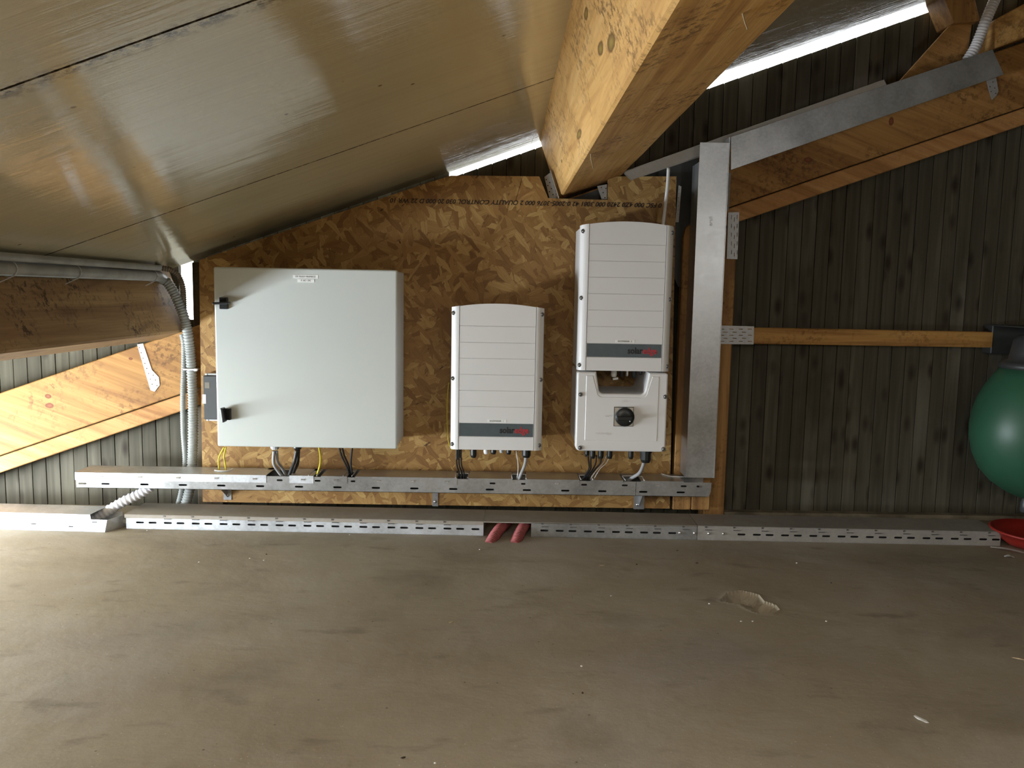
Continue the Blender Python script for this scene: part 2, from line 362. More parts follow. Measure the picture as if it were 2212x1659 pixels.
# floor: a grid, dense around the hollow
def gridlines(a, b, spots):
    xs = [a]; x = a
    while x < b:
        st = .25
        for lo, hi in spots:
            if lo-.03 <= x <= hi: st = .006
            elif x < lo-.03 and x+st > lo-.03: st = lo-.03-x+1e-4
        x += st; xs.append(min(x, b))
    return xs
HP = [atz(*p) for p in ((1556, 1297), (1572, 1281), (1597, 1276), (1622, 1281), (1640, 1286), (1650, 1299), (1672, 1307), (1681, 1318), (1668, 1326), (1640, 1324), (1615, 1316), (1598, 1305), (1577, 1302))]
def inside(x, y):
    c = False; n = len(HP)
    for i in range(n):
        a, b = HP[i], HP[(i+1) % n]
        if (a.y > y) != (b.y > y) and x < (b.x-a.x)*(y-a.y)/(b.y-a.y)+a.x: c = not c
    return c
def edist(x, y):
    d = 9; n = len(HP); p = Vector((x, y))
    for i in range(n):
        a = HP[i].to_2d(); b = HP[(i+1) % n].to_2d(); t = max(0, min(1, (p-a).dot(b-a)/(b-a).length_squared)); d = min(d, (a+(b-a)*t-p).length)
    return d
hx = [p.x for p in HP]; hy = [p.y for p in HP]
xs = gridlines(XL-.6, XR, [(min(hx)-.03, max(hx)+.03)]); ys = gridlines(YF, .35, [(min(hy)-.03, max(hy)+.03)])
b = MB(); V = {}
for i, x in enumerate(xs):
    for j, y in enumerate(ys):
        z = 0
        if min(hx)-.04 < x < max(hx)+.04 and min(hy)-.04 < y < max(hy)+.04:
            d = edist(x, y)
            if inside(x, y): z = -min(.030, .004+d*1.2)+.003*noise.noise(Vector((x*60, y*60, 0)))
            else: z = .0012*max(0, 1-d/.014)
        V[i, j] = b.bm.verts.new((x, y, z))
for i in range(len(xs)-1):
    for j in range(len(ys)-1): b.bm.faces.new((V[i, j], V[i+1, j], V[i+1, j+1], V[i, j+1]))
fl = tag(b.mk('floor', M['floor'], base=(0, 0, 0)), kind='structure')
# ceiling: insulated roof panels, the joints run up the slope
b = MB(); edges = [.14, -.765, -1.812, -2.86, -3.90, YF]
for y1, y0 in zip(edges, edges[1:]):
    a, c = XL-.15, XR
    b.prism([(a, y0+.003, roof(a)), (c, y0+.003, roof(c)), (c, y1-.003, roof(c)), (a, y1-.003, roof(a))], (0, 0, .03))
a, c = XL-.15, XR
b.prism([(a, YF, roof(a)+.03), (c, YF, roof(c)+.03), (c, .14, roof(c)+.03), (a, .14, roof(a)+.03)], (0, 0, .05))
tag(b.mk('ceiling', M['ceiling'], base=(0, 0, 0)), kind='structure')
# plank wall behind
b = MB(); x = XL; pw = .0545; i = 0
x = floor(XL/pw)*pw
while x < XR:
    gp = .020 if x > -.22 else -.03
    top0, top1 = roof(x)-gp, roof(x+pw)-gp
    if -1.275 < x+pw/2 < -1.19: top0 = top1 = .725+.02*random.random()
    g = .0012
    jy = YB+random.uniform(-.0015, .0015)
    b.prism([(x+g, jy, -.01), (x+pw-g, jy, -.01), (x+pw-g, jy, top1), (x+g, jy, top0)], (0, .016, 0), .0009, 1, True)
    b.prism([(x, YB+.010, -.01), (x+pw, YB+.010, -.01), (x+pw, YB+.010, top1-.001), (x, YB+.010, top0-.001)], (0, .01, 0))
    x += pw; i += 1
tag(b.mk('wall_back', M['planks'], base=(0, 0, 0)), kind='structure')
# other walls, out of the picture
b = MB(); b.prism([(XR, YF, 0), (XR, .17, 0), (XR, .17, roof(XR)), (XR, YF, roof(XR))], (.04, 0, 0)); tag(b.mk('wall_right', M['planks'], base=(0, 0, 0)), kind='structure')
b = MB()
b.box((XL-.04, YF, 0), (XL, .17, .03)); b.box((XL-.04, YF, .03), (XL, -2.25, roof(XL))); b.box((XL-.04, -.06, .03), (XL, .17, roof(XL)+.005)); b.box((XL-.04, -2.25, .38), (XL, -.06, roof(XL)+.005))
tag(b.mk('wall_left', M['planks'], base=(0, 0, 0)), kind='structure')
b = MB()
b.sheet((XL, YF, 0), (1, 0, 0), (0, 0, 1), [(0, 0), (XR-XL, 0), (XR-XL, roof(XR)), (0, roof(XL))], [], -.03)
tag(b.mk('wall_front', M['planks'], base=(0, 0, 0)), kind='structure')
# ---------------------------------------------------------------- timber frame
YRF = .045                                        # face of the rafter
def slopebox(xa, xb, zlow, h, y0, y1, bev=.003):
    """timber following the roof pitch: zlow(x) lower face, vertical height h"""
    b = MB(); b.prism([(xa, y0, zlow(xa)), (xb, y0, zlow(xb)), (xb, y0, zlow(xb)+h), (xa, y0, zlow(xa)+h)], (0, y1-y0, 0), bev, 1); return b
s0 = at(0, 985, YRF); s1 = at(2200, 236, YRF); ms = (s1.z-s0.z)/(s1.x-s0.x)
def zseam(x): return s0.z+ms*(x-s0.x)
b = MB(); b.prism([at(1215, 436, .027), at(1350, 390, .027), at(1508, 333, .027), at(1508, 620, .027), at(1465, 620, .027), at(1400, 470, .027), at(1215, 470, .027)], (0, .012, 0))  # dark sheet added before the rafter, its colour holds the shade there
tag(b.mk('shade_sheet', M['shade_dark']), 'dark shade sheet added behind the chipboard top, between big roof beam and upright tray', 'plate')
tag(slopebox(XL, XR, lambda x: zseam(x)+.002, .235, YRF, .125).mk('rafter', M['rafter'], base=(0, 0, 0)), 'long sloping orange-brown rafter standing before the dark plank wall, behind board and trays', 'rafter')
tag(slopebox(XL, XR, lambda x: zseam(x)-.064, .062, YRF+.004, .10).mk('support_lath', M['lath']), 'narrow orange lath nailed along the lower edge of the sloping rafter', 'lath')
def purlin(name, brx, brz, W, L, y0, y1, mat, label, xs=1):
    # lower right corner given; section square to the roof
    br = Vector((brx, 0, brz)); up = Vector((-SN, 0, CS)); lf = Vector((-CS, 0, -SN))
    pts = [br, br+lf*W, br+lf*W+up*L, br+up*L]
    b = MB(); n = 26
    return pts
def knotpoint(px, py):
    v = (px-1106)/F*RT + (py-829.5)/F*DN + fw; n = Vector((CS, 0, SN)); return CAM+v*((Vector((.203, 0, 1.2226))-CAM).dot(n)/v.dot(n))
def add_knots(mat, pts, flat='x', kc=((.30, .20, .04), (.16, .08, .02))):
    t = mat.node_tree; m = NT.__new__(NT); m.m = mat; m.t = t; m.b = t.nodes['Principled BSDF']; m.tc = t.nodes.new('ShaderNodeTexCoord').outputs['Object']
    src = m.b.inputs['Base Color'].links[0].from_socket; d = m.n('ShaderNodeVectorMath', operation='ADD'); nz = m.n('ShaderNodeTexNoise'); nz.inputs['Scale'].default_value = 40; m.l(m.tc, nz.inputs[0])
    sc_ = m.n('ShaderNodeVectorMath', operation='SCALE'); m.l(nz.outputs['Color'], sc_.inputs[0]); sc_.inputs['Scale'].default_value = .006; m.l(m.tc, d.inputs[0]); m.l(sc_.outputs[0], d.inputs[1])
    for p, ry, rz in pts:
        q = m.n('ShaderNodeVectorMath', operation='SUBTRACT'); m.l(d.outputs[0], q.inputs[0]); q.inputs[1].default_value = p+Vector((.003,)*3)
        w_ = m.n('ShaderNodeVectorMath', operation='MULTIPLY'); m.l(q.outputs[0], w_.inputs[0]); w_.inputs[1].default_value = (12, 1/ry, 1/rz) if flat == 'x' else (1/ry, 12, 1/rz)
        ln = m.n('ShaderNodeVectorMath', operation='LENGTH'); m.l(w_.outputs[0], ln.inputs[0])
        src = m.mix(m.val(ln.outputs['Value'], 1.05, .8), src, m.ramp(ln.outputs['Value'], [(.2, kc[0]), (.8, kc[1])]))
    m.l(src, m.b.inputs['Base Color'])
add_knots(M['rafter'], [(at(107, 876, YRF), .018, .011), (at(104, 856, YRF), .014, .009), (at(282, 775, YRF), .008, .006), (at(1925, 262, YRF), .010, .016), (at(1745, 345, YRF), .016, .010)], 'y', ((.24, .075, .025), (.15, .045, .015)))
M['purlin_main'] = wood('purlin_main_wood', 'y', (.74, .47, .19), (.64, .37, .12), (.42, .21, .06), .8, .3, seed=3, grain=.7)
add_knots(M['purlin_main'], [(knotpoint(1297, 105), .036, .010), (knotpoint(1320, 92), .045, .013), (knotpoint(1251, 290), .060, .009), (knotpoint(1213, 348), .020, .005), (knotpoint(1266, 30), .03, .008)])
def beam(name, c0, W, L, y0, y1, mat, label, cat='roof beam'):
    """c0 = lower left corner (x,z) of a section square to the roof; W across, L high"""
    lf = Vector((CS, 0, SN)); up = Vector((-SN, 0, CS)); o = Vector((c0[0], 0, c0[1]))
    b = MB(); n = 40; rings = []
    for k in range(n+1):
        y = y1+(y0-y1)*k/n
        wv = .004*noise.noise(Vector((y*3, c0[0], 0)))
        q = [o, o+lf*(W+wv*2.0), o+lf*(W+wv)+up*(L+.0), o+up*(L+.0)]
        # small wane on the lower corners
        e = .006
        sec = [o+lf*e, o+lf*(W+wv-e), o+lf*(W+wv)+up*e, q[2], q[3], o+up*e]
        rings.append([b.bm.verts.new((p.x, y, p.z)) for p in sec])
    for a, c in zip(rings, rings[1:]):
        for i in range(6): b.bm.faces.new((a[i], a[(i+1) % 6], c[(i+1) % 6], c[i]))
    b.bm.faces.new(rings[0]); b.bm.faces.new(rings[-1][::-1])
    return tag(b.mk(name, mat, base=(0, 0, 0), recalc=True), label, cat)
beam('roof_beam', (.203, 1.2226), .236, .2335, -4.5, .13, M['purlin_main'], 'big lit roof beam running from above the board towards the viewer', 'roof beam')
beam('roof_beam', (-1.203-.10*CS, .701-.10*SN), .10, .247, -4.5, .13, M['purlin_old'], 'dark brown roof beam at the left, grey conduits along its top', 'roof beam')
b = MB(); b.prism([at(2062, 50, .0), at(2118, 44, .0), at(2100, -30, .0), at(2035, -18, .0)], (0, .12, 0), .003, 1)
tag(b.mk('timber_block', M['post']), 'brown timber end hanging from the roof at top right, left of the white hose', 'timber')
# diagonal brace below the upper right beam
q = [at(1948, 172, .03), at(2062, 50, .03), at(2112, 62, .03), at(2075, 150, .03)]
b = MB(); b.prism([at(1930, 190, .028), at(2058, 48, .028), at(2100, 52, .028), at(2080, 190, .028)], (0, .014, 0), .002, 1); tag(b.mk('diagonal_brace', M['rafter']), 'brown diagonal brace board rising behind the sloping metal tray at top right', 'brace')
b = MB(); b.prism([at(2150, 104, .0), at(2300, 48, .0), at(2300, -40, .0), at(2150, 42, .0)], (0, .12, 0), .004, 1)
tag(b.mk('timber_block', M['purlin']), 'yellow timber block lying on the rafter at the top right edge', 'timber')
# posts
pa = at(1450, 1110, 0); pb = at(1532, 1115, 0)
b = MB(); zt = 1.135
b.prism([(pa.x+.004, 0, .056), (pb.x-.072, 0, .056), (pb.x-.072, 0, zt), (pa.x+.035, 0, zt), (pa.x+.012, 0, zt-.02), (pa.x+.004, 0, zt-.06)], (0, .045, 0), .003, 1)
post = thing('wall_post', ((pa.x+pb.x)/2, .02, .056), 'wooden post of two planks just right of the chipboard, under the vertical tray', 'post')
b.mk('plank', M['post'], post)
b = MB(); b.prism([(pb.x-.070, 0, .056), (pb.x, 0, .056), (pb.x, 0, zt+.05), (pb.x-.070, 0, zt+.05)], (0, .045, 0), .003, 1); b.mk('plank', M['post'], post)
qa = at(1532, 1100, YRF); qb = at(1562, 1110, YRF)
b = MB(); b.box((qa.x-.02, YRF+.003, .0), (qb.x+.004, .14, zseam(qa.x)-.066), .003, 1); tag(b.mk('wall_post', M['post']), 'slim yellowish post right of the vertical tray, behind the nail plates', 'post')
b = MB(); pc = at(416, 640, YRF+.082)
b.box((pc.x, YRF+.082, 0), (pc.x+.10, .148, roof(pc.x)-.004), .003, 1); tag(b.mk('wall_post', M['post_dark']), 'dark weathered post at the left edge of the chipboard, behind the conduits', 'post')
n0 = at(1590, 707, .09); n1 = at(2148, 718, .09); n2 = at(1590, 742, .09)
b = MB(); b.prism([(qb.x+.006, .085, n2.z), (n1.x, .085, n2.z+.001), (n1.x, .085, n1.z+.001), (qb.x+.006, .085, n0.z)], (0, .06, 0), .003, 1); tag(b.mk('cross_rail', M['rail']), 'horizontal orange cross rail on the dark plank wall right of the post', 'rail')
b = MB(); b.box((qb.x+.01, .10, 0), (2.4, .146, .022), .004, 1); tag(b.mk('wall_sill', M['sill']), 'low dusty timber sill along the foot of the right plank wall', 'sill')
# ---------------------------------------------------------------- chipboard with its stamp
def a0(x, y): v = at(x, y, 0); return (v.x, 0, v.z)
bl = at(438, 1085, 0); brt = at(1449, 1100, 0)
poly = [(bl.x, 0, .060), (brt.x-.004, 0, .060), a0(1461, 381), a0(1314, 381), a0(1313, 432), a0(1184, 428), a0(1165, 381), a0(975, 379), a0(920, 396), a0(447, 556), a0(430, 562)]
b = MB(); b.prism(poly, (0, .018, 0)); osb = b.mk('chipboard_panel', M['osb'], base=(-.25, .009, .06)); tag(osb, 'large oriented strand board backing the cabinet and the two inverters', 'board')
ORG[osb.name] = Vector((-.25, .009, .06))
tl = at(812, 436, 0); tr = at(1462, 440, 0)
text('stamped_text', '0 FSC 000 4Z0 2420 000 3081 42 0-2005-3076 000 2 QUALITY CONTROL 030 20 000 D 22 WR 10', .0225, M['stamp'], osb, ((tl.x+tr.x)/2, -.0008, (tl.z+tr.z)/2), .0003, align='CENTER', shear=.25, wide=1.06, ry=180, bold=.015)
# ---------------------------------------------------------------- cabinet
x0, x1, z0, z1 = -.990, -.366, .318, .937
cab = thing('electrical_cabinet', ((x0+x1)/2, -.1, z0), 'large pale grey steel electrical cabinet with two black latches on the chipboard', 'cabinet')
b = MB(); b.box((x0+.004, -.006, z0+.003), (x1-.004, -.195, z1-.003), .004, 2); b.mk('body', M['cab_side'], cab)
b = MB(); b.box((x0, -.199, z0), (x1, -.222, z1), .006, 3); door = b.mk('door', M['cab'], cab)
b = MB(); b.box((x0+.006, -.1945, z0+.006), (x1-.006, -.1995, z1-.006)); b.mk('door_gasket', M['rubber'], cab)
# latches
def pz(px, py, Y=-.222): return at(px, py, Y)
c = pz(485, 655); hl = thing_latch = None
b = MB(); b.box((c.x-.0135, -.221, c.z-.020), (c.x+.0135, -.236, c.z+.020), .002, 2)
b.box((c.x-.028, -.234, c.z-.0035), (c.x+.026, -.262, c.z+.0045), .003, 2, Matrix.Translation(c) @ Matrix.Rotation(radians(-3), 4, 'Y') @ Matrix.Translation(-c)); tag(b.mk('latch', M['black'], door), 'black latch with its grip turned level')
c = pz(491, 894)
b = MB(); b.box((c.x-.010, -.221, c.z-.020), (c.x+.0145, -.236, c.z+.020), .002, 2)
b.box((c.x-.009, -.234, c.z-.024), (c.x+.001, -.262, c.z+.026), .003, 2, Matrix.Translation(c) @ Matrix.Rotation(radians(-7), 4, 'Y') @ Matrix.Translation(-c)); tag(b.mk('latch', M['black'], door), 'black latch with its grip turned upright')
c = pz(660, 598)
b = MB(); b.box((c.x-.0425, -.2215, c.z-.0055), (c.x+.0425, -.2228, c.z+.0065)); s1_ = b.mk('name_label', M['paper'], door)
c2 = pz(661, 606.5)
b = MB(); b.box((c2.x-.0285, -.2215, c2.z-.0052), (c2.x+.0285, -.2233, c2.z+.0058)); s2_ = b.mk('name_label', M['paper'], door)
text('lettering', 'DE TELEST FRAMBOZ', .0078, M['ink'], s1_, (c.x, -.2229, c.z+.0004), .0002, wide=.92)
text('lettering', 'P  AC - DC', .0078, M['ink'], s2_, (c2.x, -.2234, c2.z+.0004), .0002, wide=.92)
def gland(parent, x, y, z, r, h, mat, name='cable_gland', py=None):
    if py:
        v = (py-829.5)/F*DN+fw; h = z-(CAM+v*((y-CAM.y)/v.y)).z+.001
    b = MB(); b.lathe((x, y, z+.002), [(r*1.08, 0), (r*1.08, -h*.35), (r*.93, -h*.36), (r*.93, -h*.8), (r*.7, -h)], 12, smooth=False); return b.mk(name, mat, parent)
def u(px, py, Y): return at(px, py, Y)
g1 = u(594, 967, -.14); gland(cab, g1.x, -.14, z0+.004, .017, .024, M['greypl'], py=979)
g2 = u(643, 967, -.14); gland(cab, g2.x, -.14, z0+.004, .017, .024, M['black'], py=978)
g3 = u(742, 967, -.10); gland(cab, g3.x-.004, -.10, z0+.004, .010, .012, M['black'], py=969)
g4 = u(761, 967, -.10); gland(cab, g4.x, -.10, z0+.004, .009, .012, M['black'], py=969)
g5 = u(486, 967, -.08); gland(cab, g5.x, -.08, z0+.004, .011, .010, M['black'], py=969)
def cable(name, pts, r, mat, label, group=None, cat='cable'):
    b = MB(); b.tube(pts, r, 8, step=.006); return tag(b.mk(name, mat), label, cat, group)
def pp(*l): return [u(*q) for q in l]
TZ = .195                                         # top of the wall tray
cable('power_cable', pp((592, 974, -.14), (591, 1000, -.132), (601, 1018, -.115), (614, 1034, -.100)), .0058, M['greyc'], 'thick grey cable, left one under the grey cabinet gland')
cable('power_cable', pp((598, 974, -.135), (600, 998, -.118), (610, 1012, -.098), (619, 1030, -.080)), .0052, M['greyc'], 'grey cable bending down right behind the thick grey one under the cabinet')
cable('power_cable', pp((641, 972, -.14), (636, 997, -.138), (631, 1010, -.118), (622, 1034, -.100)), .0062, M['rubber'], 'thick black cable bending left from the black gland under the cabinet')
cable('power_cable', pp((645, 972, -.135), (643, 1000, -.116), (637, 1014, -.090), (628, 1034, -.070)), .0058, M['rubber'], 'rearmost thick black cable under the cabinet, right of its twin')
cable('earth_wire', pp((484, 966, -.08), (474, 985, -.06), (472, 1000, -.055), (474, 1022, -.05)), .0028, M['yellow'], 'yellow-green earth wire bowing left under the cabinet corner')
cable('earth_wire', pp((488, 966, -.08), (484, 985, -.06), (486, 1000, -.055), (489, 1022, -.05)), .0028, M['yellow'], 'yellow-green earth wire running straighter under the cabinet corner')
cable('earth_wire', pp((689, 966, -.12), (692, 985, -.115), (691, 1005, -.105), (682, 1034, -.09)), .0036, M['yellow'], 'single yellow wire under the middle of the cabinet')
cable('solar_cable', pp((733, 966, -.10), (738, 985, -.09), (747, 1004, -.08), (757, 1030, -.07)), .0036, M['rubber'], 'leftmost thin black cable of the pair slanting right under the cabinet')
cable('solar_cable', pp((739, 966, -.095), (744, 985, -.085), (752, 1003, -.075), (760, 1030, -.065)), .0036, M['rubber'], 'second thin black cable slanting right under the cabinet')
cable('solar_cable', pp((761, 966, -.10), (759, 985, -.09), (758, 1004, -.08), (762, 1030, -.07)), .0036, M['rubber'], 'thin black cable hanging straight down near the right of the cabinet')
# black module behind the cabinet
m0 = u(437, 812, -.05); m1 = u(462, 907, -.05)
mod = thing('wall_module', ((m0.x+.03), -.02, m1.z), 'flat dark module box peeping out behind the left edge of the cabinet', 'module')
b = MB(); b.box((m0.x, 0, m1.z), (m0.x+.12, -.045, m0.z), .002, 1); b.mk('housing', M['dgrey'], mod)
for z in (m0.z+.001, m1.z-.006):
    b = MB(); b.box((m0.x+.004, -.006, z), (m0.x+.012, -.035, z+.006)); b.box((m0.x+.015, -.006, z), (m0.x+.11, -.035, z+.006)); b.mk('terminal_strip', M['greypl'], mod)
t0 = u(434.5, 0, -.05); k0 = u(441, 862, -.046)
b = MB(); b.box((k0.x-.006, -.0445, k0.z-.017), (k0.x+.006, -.0462, k0.z+.017)); b.mk('paper_label', M['paper'], mod)
k1 = u(447, 833, -.046); b = MB(); b.box((k1.x-.008, -.0445, k1.z-.010), (k1.x+.009, -.0458, k1.z+.012)); b.mk('print_patch', plain('faded_print', (.16, .14, .11), .6), mod)
# ---------------------------------------------------------------- inverters
def arc(x, hw, H, sag): return H+sag*(1-(x/hw)**2)
def loft(b, prof, z0, top):
    """closed outline prof [(x,y)] lifted from z0 to top(x)"""
    A = [b.bm.verts.new((x, y, z0)) for x, y in prof]; T = [b.bm.verts.new((x, y, top(x))) for x, y in prof]
    n = len(prof)
    b.bm.faces.new(A); b.bm.faces.new(T[::-1])
    for i in range(n): b.bm.faces.new((A[i], T[i], T[(i+1) % n], A[(i+1) % n]))
def screw(parent, x, y, z, name='screw'):
    b = MB(); b.lathe((x, y+.004, z), [(.0075, 0), (.0075, .0035), (.0062, .0045), (.0062, .0030), (.0045, .0030), (.0045, .0055), (.001, .0058)], 14, (0, -1, 0)); return b.mk(name, M['screw'], parent)
def inverter(bx, bz, H, label, num):
    """bx: left x, bz: bottom z"""
    W = .315; cx = bx+W/2; hw = W/2; sag = .015
    t = thing('solar_inverter', (cx, -.13, bz), label, 'inverter', None)
    o = Vector((cx, 0, bz))
    def T(b): bmesh.ops.translate(b.bm, vec=o, verts=b.bm.verts[:]); return b
    b = MB(); xs_ = [-hw+.006+(W-.012)*k/16 for k in range(17)]
    loft(b, [(x, -.235) for x in xs_]+[(x, -.008) for x in xs_[::-1]], .004, lambda x: arc(x, hw, H-.004, sag)); T(b).mk('body', M['white'], t, recalc=True)
    # middle face with its grooves
    pw_ = .1285; gz = [0, .046, .093, .150, .205, .260, .315, .369, .4246]
    b = MB(); xs_ = [-pw_+2*pw_*k/14 for k in range(15)]
    loft(b, [(x, -.2665) for x in xs_]+[(x, -.236) for x in xs_[::-1]], 0, lambda x: arc(x, hw, H-.001, sag))
    for a, c in zip(gz, gz[1:]+[None]):
        if a == .046: continue
        if c: b.box((-pw_, -.2660, a+.0008), (pw_, -.269, c-.0008))
        else: loft(b, [(x, -.269) for x in xs_]+[(x, -.2660) for x in xs_[::-1]], a+.0008, lambda x: arc(x, hw, H-.001, sag))
    T(b).mk('front_cover', M['white'], t, recalc=True)
    for sgn in (-1, 1):
        prof = []
        for k in range(9):
            a = k/8*pi/2; prof.append((sgn*(pw_+.0015+(hw-pw_-.0015)*sin(a)), -.242-.028*cos(a)**.8))
        prof += [(sgn*hw, -.225), (sgn*(pw_+.0015), -.225)]
        b = MB(); loft(b, prof, 0, lambda x: arc(x, hw, H, sag)); T(b).mk('side_trim', M['white'], t, recalc=True)
    b = MB(); b.box((-pw_+.002, -.2655, .047), (pw_-.002, -.2685, .092)); band = T(b).mk('brand_band', M['band'], t)
    text('lettering', 'solar', .030, M['ink'], band, (cx+.037, -.2688, bz+.069), .0003, wide=.85, bold=.03)
    text('lettering', 'edge', .030, M['red'], band, (cx+.087, -.2688, bz+.069), .0003, wide=.85, bold=.03)
    b = MB(); b.box((-.031, -.2685, .096), (.034, -.2697, .106)); st = T(b).mk('sticker', M['paper'], t)
    text('lettering', 'RAZSMERNIK  '+num, .0072, M['ink'], st, (cx+.001, -.2698, bz+.101), .0002, wide=.95)
    s = None
    for z in (.018, .245, .467):
        for sgn in (-1, 1):
            if s is None: s = screw(t, cx+sgn*(hw-.0085), -.2655, bz+z); p0 = Vector((cx+sgn*(hw-.0085), 0, bz+z))
            else: dup(s, (Vector((cx+sgn*(hw-.0085), 0, bz+z))-p0), t)
    return t, cx
inv1, c1 = inverter(-.178, .329, .4867, 'white inverter hanging alone between the grey cabinet and the taller pair', '1')
inv2, c2x = inverter(.252, .609, .4867, 'upper white inverter right of the roof beam, mounted over the switch box', '2')
zb = .331
gg = None
for px, r, h, mt, y in ((1023, .012, 990, 'black', -.2), (1050, .010, 982, 'white_pl', -.2), (1066, .011, 982, 'black', -.2), (1083, .008, 979, 'greypl', -.2), (1099, .010, 982, 'black', -.2), (1137, .017, 988, 'black', -.2)):
    q = u(px, 975, y); gland(inv1, q.x, y, zb, r, 0, M[mt], py=h)
q = u(989, 975, -.2)
b = MB(); b.box((q.x-.006, -.212, zb), (q.x+.006, -.19, zb-.050), .001, 1); b.box((q.x+.007, -.209, zb), (q.x+.014, -.19, zb-.044), .001, 1); b.mk('plug', M['black'], inv1)
for i, (a, c) in enumerate(((986, 991), (991, 997), (996, 1002))):
    cable('solar_cable', pp((a, 985, -.19), (a+1, 1005, -.16), (c, 1020, -.115), (c+2, 1040, -.09)), .0027, M['rubber'], ('left', 'middle', 'right')[i]+' one of three black cables under the left corner of the lone inverter')
cable('signal_wire', pp((1115, 975, -.2), (1119, 1000, -.17), (1119, 1018, -.13), (1116, 1038, -.10)), .0016, M['white_pl'], 'thin white wire beside the grey cable of the lone inverter')
cable('power_cable', pp((1137, 982, -.2), (1134, 1003, -.175), (1128, 1018, -.14), (1119, 1040, -.10)), .0060, M['greyc'], 'grey cable curving left from the large gland of the lone inverter')
cable('earth_wire', pp((969, 826, -.02), (966, 865, -.03), (966, 915, -.04), (969, 955, -.06), (977, 972, -.1)), .0016, M['yellow'], 'thin yellow wire along the left side of the lone inverter')
# small glands below the upper inverter, seen through the notch of the switch box
for px, r, h, mt in ((1326, .011, 811, 'white_pl'), (1342, .007, 811, 'black'), (1354, .006, 809, 'bright'), (1369, .010, 813, 'black'), (1384, .006, 806, 'black')):
    q = u(px, 810, -.18); gland(inv2, q.x, -.18, .613, r, 0, M[mt], py=h)
q = u(1329, 818, -.18); b = MB(); b.box((q.x-.009, -.184, q.z-.004), (q.x+.010, -.180, q.z+.004), .001, 1, Matrix.Translation(q) @ Matrix.Rotation(radians(-8), 4, 'Y') @ Matrix.Translation(-q)); b.mk('tag', M['white_pl'], inv2)
# ---------------------------------------------------------------- switch box under the upper inverter
bx0, bx1, bz0, bz1 = .2525, .563, .331, .604
sw = thing('switch_box', ((bx0+bx1)/2, -.13, bz0), 'white safety switch box with a black rotary knob, below the upper inverter', 'switch box')
def rc(cx, cz, r, a0_, a1, n=5): return [(cx+r*cos(radians(a0_+(a1-a0_)*k/n)), cz+r*sin(radians(a0_+(a1-a0_)*k/n))) for k in range(n+1)]
nx0, nx1, nz = u(1294, 830, -.27).x, u(1395, 830, -.27).x, .531
def outline(d, zt):
    pts = rc(bx0+.016+d, bz0+.016+d, .016, 180, 270)+rc(bx1-.016-d, bz0+.016+d, .016, 270, 360)+rc(bx1-.008-d, zt-.008, .008, 0, 90)
    pts += [(nx1+.010+d, zt)]+rc(nx1-.016+d, nz-d+.016, .016, 0, -90)+rc(nx0+.016-d, nz-d+.016, .016, -90, -180)+[(nx0-.010-d, zt)]+rc(bx0+.008+d, zt-.008, .008, 90, 180)
    return pts
b = MB(); b.prism([(x, -.270, z) for x, z in outline(0, bz1)], (0, .040, 0), .006, 3, True); b.mk('cover', M['white'], sw)
b = MB(); b.prism([(x, -.229, z) for x, z in outline(.004, bz1-.002)], (0, .222, 0)); b.mk('body', M['white'], sw)
b = MB(); inn = rc(bx0+.034, bz0+.040, .003, 180, 270, 2)+rc(bx1-.034, bz0+.040, .003, 270, 360, 2)+[(bx1-.031, bz1-.012), (nx1+.022, bz1-.012)]+rc(nx1-.012, nz+.006, .018, 0, -90)+rc(nx0+.012, nz+.006, .018, -90, -180)+[(nx0-.022, bz1-.012), (bx0+.031, bz1-.012)]
b.prism([(x, -.2715, z) for x, z in inn], (0, .003, 0), .0012, 1, True); b.mk('raised_panel', M['white'], sw)
kc = u(1347, 900, -.272); k = .0335
b = MB(); b.box((kc.x-k, -.2705, kc.z-k), (kc.x+k, -.2735, kc.z+k)); b.mk('knob_frame', M['black'], sw)
b = MB(); b.box((kc.x-k+.0018, -.273, kc.z-k+.0018), (kc.x+k-.0018, -.2748, kc.z+k-.0018)); b.mk('dial_plate', M['bright'], sw)
b = MB(); b.lathe((kc.x+.003, -.2745, kc.z), [(.0325, 0), (.0325, .010), (.030, .013), (.012, .0135)], 36, (0, -1, 0)); b.box((kc.x-.007+.003, -.286, kc.z-.026), (kc.x+.007+.003, -.302, kc.z+.026), .003, 2, Matrix.Translation(kc) @ Matrix.Rotation(radians(90), 4, 'Y') @ Matrix.Translation(-kc)); kn = b.mk('knob', M['black'], sw)
q = u(1360.5, 910, -.288); b = MB(); b.lathe((q.x, -.2875, q.z), [(.0022, 0), (.0022, .0015)], 10, (0, -1, 0)); b.mk('mark_dot', M['paper'], kn)
for s_, px, py, sz in (('ON', 1348, 867, .012), ('OFF', 1313, 899, .012), ('solaredge', 1302, 936, .014)):
    q = u(px, py, -.2715); text('embossed_lettering', s_, sz, M['white'], sw, (q.x, -.2716, q.z), .0007)
s = None
for px, py in ((1254, 852), (1437, 857), (1253, 967), (1433, 970)):
    q = u(px, py, -.27)
    if s is None: s = screw(sw, q.x, -.2735, q.z); p0 = Vector((q.x, 0, q.z))
    else: dup(s, Vector((q.x, 0, q.z))-p0, sw)
for px, r, h, mt, y in ((1268, .009, 984, 'black', -.17), (1280, .011, 988, 'black', -.2), (1298, .011, 988, 'black', -.2), (1317, .011, 988, 'black', -.2), (1363, .010, 988, 'black', -.2), (1395, .0205, 995, 'black', -.2)):
    q = u(px, 978, y); gland(sw, q.x, y, bz0+.001, r, 0, M[mt], py=h)
